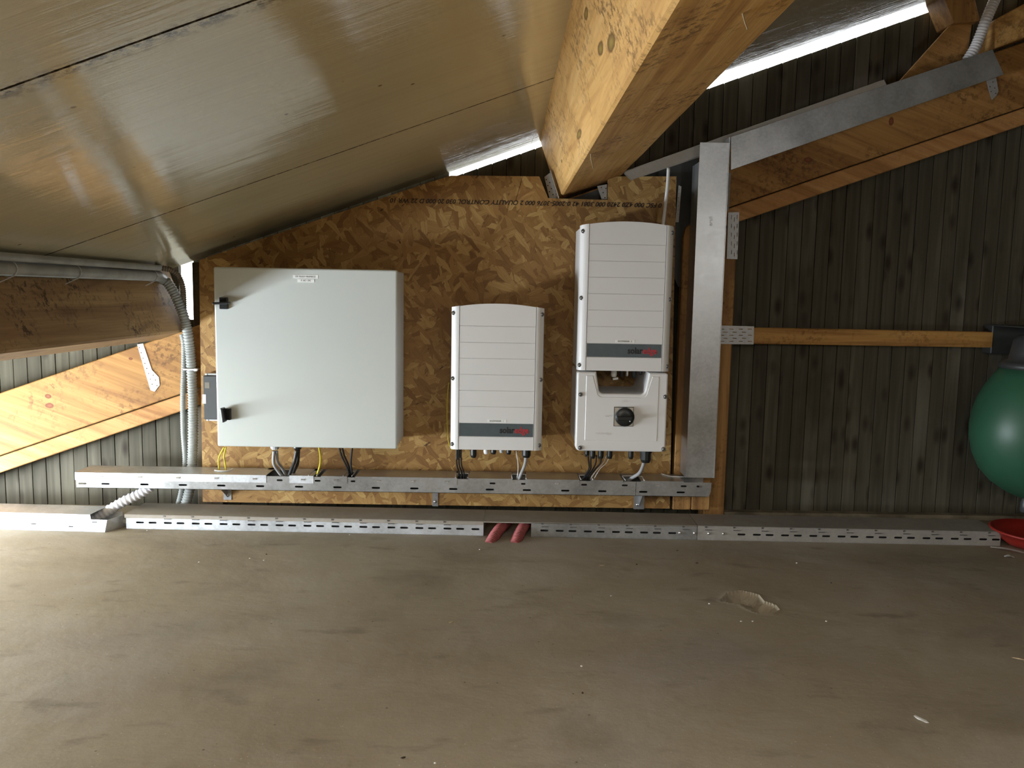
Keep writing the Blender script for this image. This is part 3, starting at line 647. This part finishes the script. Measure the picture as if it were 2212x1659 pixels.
for i, (a, c) in enumerate(((1270, 1272), (1277, 1274), (1288, 1277), (1298, 1280))):
    cable('solar_cable', pp((a, 984, -.19), (a+2 if i < 1 else a-1, 1000, -.165), (c+2*i, 1013, -.14+.008*i), (c-8+i, 1027, -.11+.012*i), (c-14+2*i, 1042, -.09+.014*i)), .0027, M['rubber'], ('first', 'second', 'third', 'fourth')[i]+' from the left of four black cables gathering under the switch box')
cable('signal_wire', pp((1310, 984, -.19), (1303, 1000, -.15), (1290, 1014, -.12), (1274, 1036, -.09)), .0013, M['white_pl'], 'left thin white wire under the switch box, next to the black cables')
cable('signal_wire', pp((1317, 986, -.19), (1309, 1001, -.15), (1296, 1013, -.12), (1282, 1036, -.09)), .0013, M['white_pl'], 'right thin white wire under the switch box, next to the black cables')
cable('power_cable', pp((1393, 988, -.2), (1389, 1006, -.175), (1381, 1022, -.13), (1366, 1032, -.10), (1352, 1042, -.07)), .0066, M['greyc'], 'thick grey cable curving left from the large gland of the switch box')
# antenna
b = MB(); p = pp((1444, 363, -.06), (1442, 400, -.06), (1437, 445, -.06), (1431, 500, -.06), (1429, 540, -.06)); b.tube(p, lambda t: .0058+.001*t, 12, step=.01)
tag(b.mk('rod_antenna', M['white_pl']), 'slim white rod antenna rising behind the upper inverter', 'antenna')
# ---------------------------------------------------------------- wall tray (cable duct with lids)
tx0, tx1 = -1.543, .766; tz0, tz1 = .138, .195; ty = -.120; th = .0014
tray = thing('cable_tray', ((tx0+tx1)/2, -.06, tz0), 'horizontal galvanised cable tray across the chipboard under cabinet and inverters', 'cable tray')
JX = u(1374, 1050, ty).x
slots = []
for px in (178, 228, 312, 395, 478, 562, 646, 729, 812, 895, 979, 1058, 1138, 1221, 1301, 1389, 1470):
    q = u(px, 1049+.012*(px-178), ty); slots.append((q.x, .0155))
up_slots = [u(px, 1038, ty).x for px in (604, 686, 764, 899, 1064, 1132, 1262, 1350, 1381, 1477, 1511)]
def front(xa, xb, name, cutz=tz1):
    b = MB(); hs = [slot(x-xa, z, .0305, .0068) for x, z in slots if xa+.017 < x < xb-.017]+[slot(x-xa, .0385, .022, .0068) for x in up_slots if xa+.013 < x < xb-.013]
    b.sheet((xa, ty, tz0), (1, 0, 0), (0, 0, 1), [(0, 0), (xb-xa, 0), (xb-xa, cutz-tz0), (0, cutz-tz0)], hs, -th)
    b.box((xa, ty, tz0), (xb, -.002, tz0+th)); b.box((xa, -.002-th, tz0), (xb, -.002, tz1-.002)); return b.mk(name, M['galv'], tray)
front(tx0+.004, JX-.0008, 'trough', tz1-.004); 
b = MB(); hs = [slot(x-JX, z, .0305, .0068) for x, z in slots if x > JX+.017]+[slot(x-JX, .0385, .022, .0068) for x in up_slots if x > JX+.013]
ln = tx1-JX
b.sheet((JX+.0008, ty, tz0), (1, 0, 0), (0, 0, 1), [(0, 0), (ln-.009, 0), (ln-.003, .012), (ln-.001, .02), (ln, tz1-.004-tz0), (0, tz1-.004-tz0)], hs, -th)
b.box((JX, ty, tz0), (tx1-.01, -.002, tz0+th)); b.box((JX, -.002-th, tz0), (tx1, -.002, tz1-.004)); b.mk('trough', M['galv'], tray)
lids = [(162, 575, 'galv_light'), (625, 677, 'galv_light'), (693, 750, 'galv'), (767, 987, 'galv'), (1012, 1107, 'galv'), (1135, 1252, 'galv'), (1276, 1346, 'galv'), (1385, 1447, 'galv'), (1447, 1477, 'galv')]
for i, (pa_, pb_, mt) in enumerate(lids):
    xa = u(pa_, 1040, ty-.003).x; xb = u(pb_, 1040, ty-.003).x
    lip = .028 if i not in (4, 6) else .010
    if i == 8: lip = .004
    b = MB(); b.sheet((xa, ty-.0018, tz1-lip), (1, 0, 0), (0, 0, 1), [(0, 0), (xb-xa, 0), (xb-xa, lip), (0, lip)], [], -.001)
    back = 0 if i in (0, 1, 2, 3, 4, 5, 6, 7) else -.04
    b.box((xa, ty-.0028, tz1-.0012), (xb, -.004, tz1))
    lid = b.mk('lid', M[mt], tray)
    # pressed clips
    n = max(1, int((xb-xa)/.118))
    if lip > .02:
        for k in range(n):
            x = xa+(xb-xa)*(k+.72)/n if n > 1 else xa+(xb-xa)*.6
            b = MB(); b.prism([(x-.010, ty-.0027, tz1-.0155), (x+.004, ty-.0027, tz1-.0155), (x+.004, ty-.0048, tz1-.0125), (x-.010, ty-.0048, tz1-.0125)], (0, .0006, .0012)); b.box((x-.0105, ty-.0042, tz1-.018), (x+.003, ty-.0027, tz1-.0168)); b.mk('clip', M['bright'], tray)
# back strip of lid between the gaps (lids are notched only at the front)
for pa_, pb_ in ((575, 625), (677, 693), (750, 767), (987, 1012), (1107, 1135), (1252, 1276), (1346, 1385)):
    xa = u(pa_, 1012, -.05).x; xb = u(pb_, 1012, -.05).x; w_ = .03 if pb_-pa_ > 40 else .052
    b = MB(); b.box((xa-.002, -.004, tz1-.0012), (xb+.002, -w_, tz1)); b.mk('lid', M['galv_dust'], tray)
    b = MB(); b.tube([(xa-.001, ty-.001, tz1+.001), (xa-.002, -.08, tz1+.001), (xa+.002, -w_, tz1+.001), (xb-.002, -w_, tz1+.001), (xb+.002, -.08, tz1+.001), (xb+.001, ty-.001, tz1+.001)], .0018, 6, step=.005)
    if pb_-pa_ < 40: b.mk('edge_guard', M['white_pl'] if pa_ in (1107, 1252, 1346) else M['galv_light'], tray)
    else: b.bm.free()
q = u(484, 1018, -.05); b = MB()
b.tube([(q.x-.03, -.060, tz1+.002), (q.x-.022, -.072, tz1+.0025), (q.x, -.078, tz1+.0025), (q.x+.022, -.070, tz1+.0025), (q.x+.033, -.052, tz1+.006)], .0026, 6, step=.004); b.mk('edge_guard', M['white_pl'], tray)
q = u(1462, 1020, -.05); b = MB()
b.tube([(q.x-.05, -.010, tz1+.002), (q.x-.03, -.045, tz1+.002), (q.x+.0, -.056, tz1+.002), (q.x+.03, -.058, tz1+.002)], .0022, 6, step=.004); b.mk('edge_guard', M['white_pl'], tray)
# brackets under the tray
for i, (px, wid, lab) in enumerate(((491, .030, 'dark steel support bracket under the tray below the cabinet'), (940, .022, 'narrow galvanised support bracket with one screw, under the tray beside the lone inverter'), (1381, .040, 'wide galvanised support bracket under the tray joint below the switch box'))):
    q = u(px, 1075, -.005); t = thing('support_bracket', (q.x, -.01, .072), lab, 'bracket')
    zl = (.070, .057, .057)[i]
    b = MB(); b.box((q.x-wid/2, -.0005, zl), (q.x+wid/2, -.003, tz0)); b.box((q.x-wid/2, -.003, tz0-.003), (q.x+wid/2, -.10, tz0-.0006))
    if i != 1: b.prism([(q.x-.001, -.003, zl+.01), (q.x-.001, -.003, tz0-.003), (q.x-.001, -.085, tz0-.003)], (.002, 0, 0))
    b.mk('plate', M['galv'], t)
    b = MB(); b.lathe((q.x-(.006 if i == 2 else 0), -.003, zl+.018), [(.006, 0), (.006, .003), (.003, .005), (.001, .005)], 8, (0, -1, 0)); b.mk('screw', M['bright'], t)
# ---------------------------------------------------------------- floor channel
ca = atz(273, 1142); cb = atz(2160, 1180); dirv = Vector((cb.x-ca.x, cb.y-ca.y, 0)); CL = dirv.length; dirv.normalize(); nrm = Vector((-dirv.y, dirv.x, 0))
def cp(px): # distance along the channel for an image column
    for_ = u(px, 1160, -.19); return (Vector((for_.x, for_.y, 0))-Vector((ca.x, ca.y, 0))).dot(dirv)
CH = .054; D_ = .152
Rm = Matrix((dirv, nrm, Vector((0, 0, 1)))).transposed().to_4x4(); Cm = Matrix.Translation((ca.x, ca.y, 0)) @ Rm
def chan(sa, sb, lidlip, label, lidmat, sheetmat, gaps=()):
    t = thing('floor_channel', Cm @ Vector(((sa+sb)/2, D_/2, 0)), label, 'cable channel')
    def tr(b): b.bm.transform(Cm); return b
    b = MB(); hs = []; s_ = cp(295)
    k = 0
    while s_ < CL:
        for off in (0, .0455):
            x = s_+off
            if sa+.014 < x < sb-.014 and not cp(1452) < x < cp(1578) and not any(g0-.012 < x < g1+.012 for g0, g1 in gaps):
                hs.append(slot(x-sa, .024, .0290, .0070))
        s_ += .1005; k += 1
    cur = [(0, 0)]
    for g0, g1 in gaps: cur += []
    outer = [(0, 0), (sb-sa, 0), (sb-sa, CH-.003), (0, CH-.003)]
    b.sheet((sa, 0, 0), (1, 0, 0), (0, 0, 1), outer, hs, -.0014)
    b.box((sa, 0, 0), (sb, D_, .0014)); b.box((sa, D_-.0014, 0), (sb, D_, CH-.003)); tr(b).mk('trough', sheetmat, t)
    return t, tr
g0, g1 = cp(1044), cp(1147); jx = cp(1504)
chA, tr = chan(0, g0, 0, 'left length of the low galvanised floor channel, below the cabinet', None, M['galv_light'])
b = MB(); lip = .0135
def lidbox(sa, sb, lip, mt, par, notch=None, end=False):
    b = MB(); b.box((sa-.004 if sa == 0 else sa, -.003, CH-.002), (sb, D_+.002, CH)); b.box((sa-.004 if sa == 0 else sa, -.003, CH-lip), (sb, -.0016, CH-.001)); b.bm.transform(Cm); return b.mk('lid', mt, par)
lidbox(0, g0, lip, M['galv_dust'], chA)
chM, tr = chan(g1, jx-.001, 0, 'middle length of the low galvanised floor channel, right of the red pipes', None, M['galv'])
lidbox(g0+.001, jx-.001, lip*.3, M['galv_dust'], chM)
b = MB(); b.box((g1, -.003, CH-lip), (jx-.001, -.0016, CH-.001)); b.bm.transform(Cm); b.mk('lid_lip', M['galv'], chM)
chR, tr = chan(jx+.001, CL, 0, 'right length of the low galvanised floor channel, along the dark plank wall', None, M['galv_grime'])
lidbox(jx+.001, CL, lip, M['galv_grime'], chR)
# clips pressed in the lid lips
for par, sa, sb in ((chA, .14, g0-.03), (chM, g1+.04, jx), (chR, jx+.03, CL)):
    s_ = sa
    while s_ < sb-.02:
        b = MB(); b.box((s_-.004, -.0042, CH-.007), (s_+.004, -.0028, CH-.0018)); b.box((s_-.002, -.0034, CH-.0165), (s_+.022, -.0012, CH-.0135)); s_ += .1005
        b.bm.transform(Cm); b.mk('clip', M['screw'], par)
s = None
for px in (1467, 1498, 1529, 1560):
    b = MB(); x = cp(px)
    if s is None:
        p0 = Cm @ Vector((x, -.0016, .026)); b.lathe((x, -.0014, .026), [(.0055, 0), (.0050, .0025), (.002, .004), (.0005, .004)], 12, (0, -1, 0)); b.bm.transform(Cm); s = b.mk('bolt', M['bright'], chR); ps = p0
    else: dup(s, Cm @ Vector((x, -.0016, .026))-ps, chR)
# red corrugated pipes coming out of the floor
for (xb, yb, xt, yt, lab) in ((1057, 1172, 1090, 1132, 'left dusty red corrugated pipe entering the floor channel'), (1112, 1172, 1136, 1131, 'right dusty red corrugated pipe entering the floor channel')):
    a = atz(xb, yb); c = u(xt, yt, -.135); a.z = -.012; a.y += .005
    b = MB(); b.tube([a, a.lerp(c, .35)+Vector((0, 0, .008)), a.lerp(c, .75)+Vector((0, 0, .006)), c+Vector((.012, .05, -.004))], .0200, 22, .0075, .0042)
    tag(b.mk('corrugated_pipe', M['conduit_red']), lab, 'pipe', 'red pipes in the floor channel')
for P_, r_, lab in (([(tx0+.04, -.092, .1625), (-.5, -.094, .1625), (.3, -.092, .1625), (tx1-.04, -.092, .1625)], .018, 'black tube added inside the wall tray to darken its slots'),
        ([Cm @ Vector((.03, .028, .026)), Cm @ Vector((g0-.03, .028, .026))], .019, 'unseen black tube added inside the left floor channel to darken its slots'),
        ([Cm @ Vector((g1+.03, .028, .026)), Cm @ Vector((CL-.02, .028, .026))], .019, 'unseen black tube added inside the middle and right floor channels to darken slots')):
    b = MB(); b.tube(P_, r_, 10, step=.1); tag(b.mk('slot_darkening_tube', M['rubber']), lab, 'dark filler')  # unseen black tubes added in tray and channels so the slots look dark
# ---------------------------------------------------------------- left end tray on the floor
la = atz(-260, 1137); lb = atz(232, 1150); d2 = (lb-la); LL = d2.length; d2.normalize(); n2_ = Vector((-d2.y, d2.x, 0)); Lm = Matrix.Translation(la) @ Matrix((d2, n2_, Vector((0, 0, 1)))).transposed().to_4x4()
lt = thing('floor_channel', Lm @ Vector((LL/2, .06, 0)), 'bright white-lit end of a metal channel on the floor at far left', 'cable channel')
b = MB(); hs = [slot(x, .020, .020, .004) for x in (LL-.25, LL-.08)]
hs = [slot(LL-.045, .036, .020, .003), slot(LL-.265, .024, .020, .003), slot(LL-.13, .018, .018, .003)]
b.sheet((0, 0, 0), (1, 0, 0), (0, 0, 1), [(0, 0), (LL-.010, 0), (LL, .045), (LL-.058, .0455), (LL-.06, .062), (0, .062)], hs, -.0014); b.box((0, 0, 0), (LL-.01, .11, .0014))
b.prism([(LL-.010, 0, 0), (LL, 0, .045), (LL+.03, .085, .045), (LL+.03, .085, .0)], (.001, -.001, 0)); b.box((0, .108, 0), (LL, .11, .045)); b.bm.transform(Lm); b.mk('trough', M['galv_light'], lt)
b = MB(); b.box((0, -.002, .062), (LL-.06, .112, .0635)); b.bm.transform(Lm); b.mk('lid', M['galv_light'], lt)
# white corrugated hose from the tray down to it
b = MB(); b.tube(pp((325, 1052, -.06), (300, 1068, -.07), (270, 1082, -.085), (235, 1102, -.10), (198, 1122, -.115)), .0200, 24, .0155, .0042); tag(b.mk('corrugated_hose', M['conduit_w']), 'short thick white corrugated hose between wall tray and floor at left', 'hose')
b = MB(); b.tube([atz(238, 1138, .02)+Vector((0, .075, 0)), atz(256, 1139, .02)+Vector((0, .075, 0)), atz(270, 1140, .02)+Vector((0, .075, 0))], .011, 14, .006, .0015); tag(b.mk('corrugated_hose', M['greyc']), 'short grey hose end joining the two floor channels at left', 'hose')
# ---------------------------------------------------------------- conduits on the left beam
yy = lambda y: y
def cnd(name, straight, bend, r, mat, label, pitch=.0085, depth=.0022, seg=16):
    b = MB(); P = [Vector(p) for p in straight]+[u(*q) for q in bend]; b.tube(P, r, seg, pitch, depth); return tag(b.mk(name, mat), label, 'conduit')
t = thing('conduit', (-1.25, -1, .86), 'thick grey conduit running along the left beam and down beside the chipboard', 'conduit')
b = MB(); b.tube([(-1.252, -4.2, .905), (-1.252, -.05, .905), u(352, 604, .0)], .0190, 16, step=.05, smooth=False); b.mk('straight_pipe', M['conduit'], t)
b = MB(); b.tube([u(350, 603, -.002)]+pp((362, 611, .005), (376, 633, .015), (389, 662, .02), (400, 694, .022), (409, 743, .022), (415, 825, .022), (417, 920, .022), (415, 1000, .022), (411, 1050, .022), (400, 1094, .022)), .0195, 18, .0102, .0042); b.mk('corrugated_bend', M['conduit_lt'], t)
t = thing('conduit', (-1.23, -1, .88), 'thin brown-grey conduit looping round outside the thick one at left', 'conduit')
b = MB(); b.tube([(-1.228, -4.2, .933), (-1.228, -.10, .933), u(345, 578, -.02)], .0105, 12, step=.05, smooth=False); b.mk('straight_pipe', M['conduit'], t)
b = MB(); b.tube([u(342, 577.5, -.022)]+pp((371, 584, .0), (387, 599, .02), (395, 622, .03), (397, 652, .038), (398, 690, .05)), .0112, 14, .0080, .0030); b.mk('corrugated_bend', M['conduit_br'], t)
b = MB(); b.tube(pp((393, 722, .030), (397, 745, .032), (397, 800, .032), (395, 860, .032), (396, 930, .032), (400, 1000, .032), (393, 1055, .032), (384, 1094, .032)), .0105, 12, .0085, .0018); tag(b.mk('conduit', M['conduit_lt']), 'thin pale conduit running down left of the thick one beside the chipboard', 'conduit')
# cable ties with their tails
for i, (px, py, yv, lab) in enumerate(((92, 582, -.85, 'leftmost'), (186, 588, -.62, 'middle'), (322, 600, -.12, 'rightmost'))):
    Y = (-.93, -.62, -.10)[i]; z = .905
    b = MB(); ring = [(-1.252+.0215*cos(a), Y, z+.0215*sin(a)) for a in [2*pi*k/16 for k in range(17)]]
    b.tube(ring, .0016, 6, smooth=False); b.tube([(-1.235, Y-.002, z-.016), (-1.25, Y-.012, z-.026), (-1.262, Y-.03, z-.036)], .0012, 6, step=.004)
    tag(b.mk('cable_tie', M['greypl']), lab+' of three cable ties round the thick grey conduit on the left beam', 'cable tie')
q = u(414, 797, .022)
b = MB(); b.box((q.x-.024, -.0, q.z-.003), (q.x+.024, .044, q.z+.002)); b.box((q.x+.018, -.006, q.z-.005), (q.x+.030, .004, q.z+.004), .001, 1); tag(b.mk('cable_tie', M['conduit_w']), 'white tie round the upright conduits beside the grey cabinet', 'cable tie')
# ---------------------------------------------------------------- vertical tray
va = u(1510, 305, -.1); vb = u(1576, 305, -.1); vz0 = .205; vx0, vx1 = .677, .7805; vz1 = 1.402
vt = thing('vertical_tray', ((vx0+vx1)/2, -.07, vz0), 'upright galvanised cable tray right of the inverters, standing on the wall tray', 'cable tray')
b = MB(); b.box((vx0, -.100, vz0), (vx1, -.1014, vz1)); b.box((vx0-.001, -.1025, vz0), (vx0+.001, -.004, 1.335)); b.box((vx1-.0015, -.1045, vz0), (vx1+.0005, -.03, vz1+.02)); b.mk('cover', M['galv'], vt)
b = MB(); b.box((vx0+.002, -.045, vz0), (vx1-.002, -.003, 1.325)); b.mk('trough', M['galv_grime'], vt)
q = u(1518, 958, -.1); text('embossed_lettering', 'obersil', .020, M['plate'], vt, (q.x, -.1016, q.z), .0006, ry=90)
q = u(1535, 478, -.1); text('embossed_lettering', 'ersil', .020, M['plate'], vt, (q.x, -.1016, q.z), .0006, ry=-90)
# ---------------------------------------------------------------- sloping tray
A = u(1579, 296, -.06); B_ = u(2144, 107, -.06); C_ = u(2168, 160, -.06); E_ = u(1579, 366, -.06)
it = thing('sloping_tray', ((A.x+B_.x)/2, -.04, (A.z+B_.z)/2), 'long galvanised cable tray sloping up along the rafter to the top right', 'cable tray')
b = MB(); b.prism([A, B_, C_, E_], (0, .0015, 0)); 
b.prism([E_+Vector((0, -.002, 0)), C_+Vector((0, -.002, 0)), C_+Vector((0, .055, .002)), E_+Vector((0, .055, .002))], (0, 0, -.0015)); b.mk('cover', M['galv'], it)
A2 = u(1345, 372, -.022); B2 = u(1900, 176, -.022); B3 = u(1912, 184, -.022); 
b = MB(); b.prism([A2, B2, B3, B3+Vector((0, 0, -.035)), A2+Vector((.03, 0, -.028))], (0, .0015, 0)); b.prism([A2, B2, B2+Vector((0, -.036, -.004)), A2+Vector((.0, -.03, -.004))], (0, 0, .0015)); b.prism([A2+Vector((.0, -.03, -.004)), B2+Vector((0, -.036, -.004)), B3+Vector((0, -.036, -.026)), A2+Vector((.03, -.03, -.028))], (0, .0012, 0)); b.mk('dusty_lid', M['galv_dust'], it)
# ---------------------------------------------------------------- perforated plates
def perf(name, pts, Y, rows, label, th=.002, mat='plate', slots_=None, r=.0025, cat='nail plate', group=None):
    """pts image corners in order; rows = image points of round holes; slots_ = list of slot centres with w,h"""
    P = [u(x, y, Y) for x, y in pts]; o = P[0].copy(); H = []
    for x, y in rows: q = u(x, y, Y); H.append(hole(q.x-o.x, q.z-o.z, r))
    for x, y, w_, h_ in (slots_ or []): q = u(x, y, Y); H.append([(a, c) for a, c in slot(q.x-o.x, q.z-o.z, w_, h_)] if w_ > h_ else [(q.x-o.x+(c), q.z-o.z+(a)) for a, c in slot(0, 0, h_, w_)][::-1])
    b = MB(); b.sheet(o, (1, 0, 0), (0, 0, 1), [(p.x-o.x, p.z-o.z) for p in P], H, -th); return tag(b.mk(name, M[mat]), label, cat, group)
perf('perforated_strap', [(296, 744), (309, 742), (328, 799), (343, 815), (345, 832), (334, 846), (325, 843)], YRF-.003,
     [(301, 751), (305, 762), (309, 773.5), (313, 785), (317, 796), (321, 807), (331, 810.5), (325, 819), (336, 821), (329, 830), (339.5, 833)], 'white perforated steel strap nailed to the lit rafter at left', cat='perforated strap', r=.0022)
perf('beam_bracket', [(1176, 382), (1191, 371), (1207, 428), (1187, 429)], -.004+.02, [(1180+6*(i % 2)+i*1.7, 388+6.5*i) for i in range(6)]+[(1193+i*1.7, 384+7*i) for i in range(6)], 'perforated angle bracket left of the big roof beam foot', mat='galv_grime', cat='bracket')
b = MB(); p0 = at(1188, 368, -.004); p1 = at(1206, 428, -.004); b.prism([p0, p0+Vector((.003, 0, 0)), p1+Vector((.003, 0, 0)), p1], (0, .04, 0)); bo = b.mk('flange', M['galv'], bpy.data.objects['beam_bracket'])
perf('beam_bracket', [(1290, 402), (1311, 398), (1311, 431), (1300, 431)], .006, [(1299, 405), (1309, 407), (1303, 416), (1307, 427)], 'perforated angle bracket right of the big roof beam foot', mat='galv_grime', cat='bracket')
perf('nail_plate', [(1466, 400), (1472, 403), (1466, 480), (1459, 480)], -.002, [(1467, 409+9*i) for i in range(7)][:1]+[(1466.5-.4*i, 418+9*i) for i in range(6)], 'thin perforated plate edge at the top right corner of the chipboard', mat='galv_grime', r=.0014)
sl = []
for i in range(5):
    for j in range(3): sl.append((1580+j*6.2, 469+i*19+(5 if j % 2 else 0), .0022, .0155))
sl2 = [(x, y, w_, h_) for x, y, w_, h_ in sl]
perf('nail_plate', [(1573, 459), (1597, 458), (1593, 560), (1570, 559)], YRF-.003, [], 'upright slotted nail plate on the slim post under the rafter', slots_=sl2)
sl = []
for j in range(5):
    for i in range(4):
        x = 1560+i*20+(7 if j % 2 else 0)
        if x < 1622: sl.append((x, 711+j*6.6, .0165, .0024))
perf('nail_plate', [(1552, 703), (1629, 705), (1628, 744), (1552, 743)], YRF-.003, [], 'level slotted nail plate joining the cross rail to the slim post', slots_=sl)
perf('nail_plate', [(1573, 372), (1579, 374), (1574, 456), (1569, 456)], -.0+.03, [(1575.5-.3*i, 384+10*i) for i in range(7)], 'narrow perforated plate edge behind the upright tray near the rafter', mat='galv_grime', r=.0012)
perf('perforated_strap', [(2131, 174), (2152, 168), (2157, 197), (2153, 206), (2143, 216), (2137, 198)], YRF-.004, [(2145, 177), (2139, 187), (2149, 190), (2141, 198), (2151, 202)], 'short white perforated strap below the upper end of the sloping tray', cat='perforated strap', r=.0026)
# white conduit at the top right
b = MB(); b.tube(pp((2158, -20, -.0), (2142, 15, -.01), (2129, 46, -.015), (2117, 78, -.01), (2106, 104, -.01), (2090, 130, -.01)), .0195, 18, .0105, .0026); tag(b.mk('corrugated_hose', M['conduit_w']), 'white corrugated hose dropping behind the sloping tray at top right', 'hose')
# ---------------------------------------------------------------- green drinker / tank at the right edge
tc = u(2232, 925, -.12); R_ = .205
tk = thing('green_tank', (tc.x, -.12, tc.z-.25), 'green bulbous plastic tank with a dark grey cap hanging at the right edge', 'tank')
prof = [(.012, -.262), (.035, -.255), (.075, -.238), (.125, -.205), (.165, -.160), (.190, -.105), (.203, -.045), (.205, .0), (.200, .05), (.187, .10), (.168, .145), (.140, .190), (.118, .222)]
b = MB(); b.lathe((tc.x, -.12, tc.z), prof, 48); b.mk('bowl', M['green'], tk, recalc=True)
b = MB(); b.lathe((tc.x, -.12, tc.z), [(.120, .214), (.126, .218), (.126, .232), (.118, .240), (.098, .248), (.094, .27), (.086, .315), (.072, .335), (.02, .340)], 40); b.mk('cap', M['dgrey'], tk, recalc=True)
b = MB(); b.lathe((tc.x, -.12, tc.z), [(.014, -.315), (.020, -.31), (.020, -.28), (.014, -.262), (.014, -.25)], 16); b.mk('outlet', M['dgrey'], tk, recalc=True)
q = u(2150, 702, .07); q2 = u(2150, 765, .07)
b = MB(); b.box((q.x, .085, q2.z), (q.x+.26, .145, q.z), .003, 1); b.box((q.x, -.10, q.z-.004), (q.x+.22, .09, q.z)); tag(b.mk('wall_bracket', M['dgrey']), 'dark bracket on the plank wall at the end of the cross rail', 'bracket')
bc = atz(2262, 1190); bcx, bcy = bc.x, bc.y+.05
bw = thing('red_bowl', (bcx, bcy, 0), 'red plastic bowl on the floor under the green tank', 'bowl')
b = MB(); b.lathe((bcx, bcy, 0), [(.085, .001), (.10, .004), (.135, .03), (.150, .052), (.156, .053), (.156, .058), (.147, .060), (.130, .036), (.09, .012), (.01, .010)], 48); b.mk('dish', M['redpl'], bw, recalc=True)
# feather under the bowl
def feather(px, py, L, ang, name, lab):
    c = atz(px, py); b = MB(); n = 14; d = Vector((cos(ang), sin(ang), 0)); nn = Vector((-d.y, d.x, 0)); rows = []
    for k in range(n+1):
        t = k/n; w_ = .012*sin(pi*t)**.6+.0006+.002*random.random(); p = c+d*(L*(t-.5))+Vector((0, 0, .004+.006*sin(pi*t)))
        rows.append([b.bm.verts.new(p+nn*w_), b.bm.verts.new(p+Vector((0, 0, .002))), b.bm.verts.new(p-nn*w_)])
    for a, e in zip(rows, rows[1:]):
        for i in range(2): b.bm.faces.new((a[i], a[i+1], e[i+1], e[i]))
    bmesh.ops.solidify(b.bm, geom=b.bm.faces[:], thickness=.0006)
    return tag(b.mk(name, M['feather']), lab, 'feather')
feather(2180, 1192, .115, radians(-42), 'feather', 'white feather lying on the floor in front of the red bowl')
feather(2180, 1206, .03, radians(-25), 'feather', 'small white feather bit on the floor below the larger feather')
# ---------------------------------------------------------------- crumbs on the floor
def bit(px, py, L, W_, H_, ang, mat, name, lab, group):
    c = atz(px, py); b = MB(); Mx = Matrix.Translation((c.x, c.y, H_/2)) @ Matrix.Rotation(ang, 4, 'Z') @ Matrix.Rotation(random.uniform(-.1, .1), 4, 'X')
    t = bmesh.new(); bmesh.ops.create_icosphere(t, subdivisions=1, radius=1)
    for v in t.verts: v.co = Vector((v.co.x*L/2, v.co.y*W_/2, v.co.z*H_/2))*(1+random.uniform(-.2, .2))
    t.transform(Mx); b._add(t); return tag(b.mk(name, M[mat]), lab, 'crumb' if name == 'crumb' else 'wood chip', group)
for px, py, lab in ((430, 1215, 'pale crumb on the floor in front of the left channel end, below the cabinet'), (1320, 1288, 'pale crumb on the floor midway between red pipes and the hollow'),
        (1532, 1305, 'pale crumb on the floor just left of the hollow'), (1601, 1343, 'left of two pale crumbs below the hollow'), (1626, 1343, 'right of two pale crumbs below the hollow'), (1785, 1343, 'lone pale crumb on the floor right of the hollow'),
        (1721, 1217, 'pale crumb near the channel, below the right end of its four bolts'), (570, 1211, 'larger pale crumb on the floor below the cabinet middle'), (755, 1156, 'pale crumb touching the foot of the left channel'),
        (318, 1147, 'pale crumb at the foot of the left end of the channel'), (1036, 1188, 'pale crumb just in front of the left red pipe'), (940, 1650, 'pale crumb at the very bottom edge of the picture'),
        (1256, 1440, 'pale crumb alone in the middle of the floor'), (540, 1207, 'small pale crumb left of the larger one below the cabinet')):
    bit(px, py, .006, .005, .003, random.random()*3, 'feather', 'crumb', lab, 'pale crumbs on the floor')
for px, py, lab in ((575, 1198, 'dark crumb on the floor close to the channel below the cabinet'), (1375, 1220, 'dark smear-like crumb in front of the middle channel length'), (1463, 1190, 'dark crumb just under the channel left of the bolts'),
        (1505, 1217, 'dark crumb in front of the channel joint'), (1795, 1260, 'dark crumb on the floor right of and behind the hollow'), (870, 1638, 'dark crumb near the bottom edge of the floor'), (1258, 1498, 'dark crumb in the open middle of the floor')):
    bit(px, py, .011, .006, .003, random.random()*3, 'crumb', 'crumb', lab, 'dark crumbs on the floor')
bit(1990, 1556, .042, .012, .004, radians(-62), 'feather', 'wood_chip', 'pale curled shaving on the floor near the lower right', None)
bit(1300, 1222, .020, .004, .003, .2, 'chip', 'wood_chip', 'thin wood splinter on the floor in front of the channel', None)
bit(2200, 1424, .03, .003, .003, -.5, 'chip', 'wood_chip', 'straw bit on the floor at the right edge', None)
bit(975, 1345, .016, .005, .003, .5, 'chip', 'wood_chip', 'small brown chip on the open floor below the red pipes', None)

# straw bits caught on the big roof beam
def bottom(px, py):
    v = (px-1106)/F*RT + (py-829.5)/F*DN + fw; n = Vector((-SN, 0, CS)); return CAM+v*((Vector((.203, 0, 1.2226))-CAM).dot(n)/v.dot(n))
for pts, lab in ((((1276, 332), (1278, 346), (1282, 360)), 'short straw hanging under the foot of the big roof beam'), (((1604, 28), (1609, 40), (1615, 54)), 'straw hanging from the right edge of the big roof beam near the top')):
    P = [bottom(*q) for q in pts]; o = P[0]
    b = MB(); b.tube([o+Vector((0, 0, 0)), o.lerp(P[1], 1)+Vector((0, 0, -.004)), P[2]+Vector((0, 0, -.006))], .0012, 6, step=.004); tag(b.mk('straw', M['chip']), lab, 'straw')
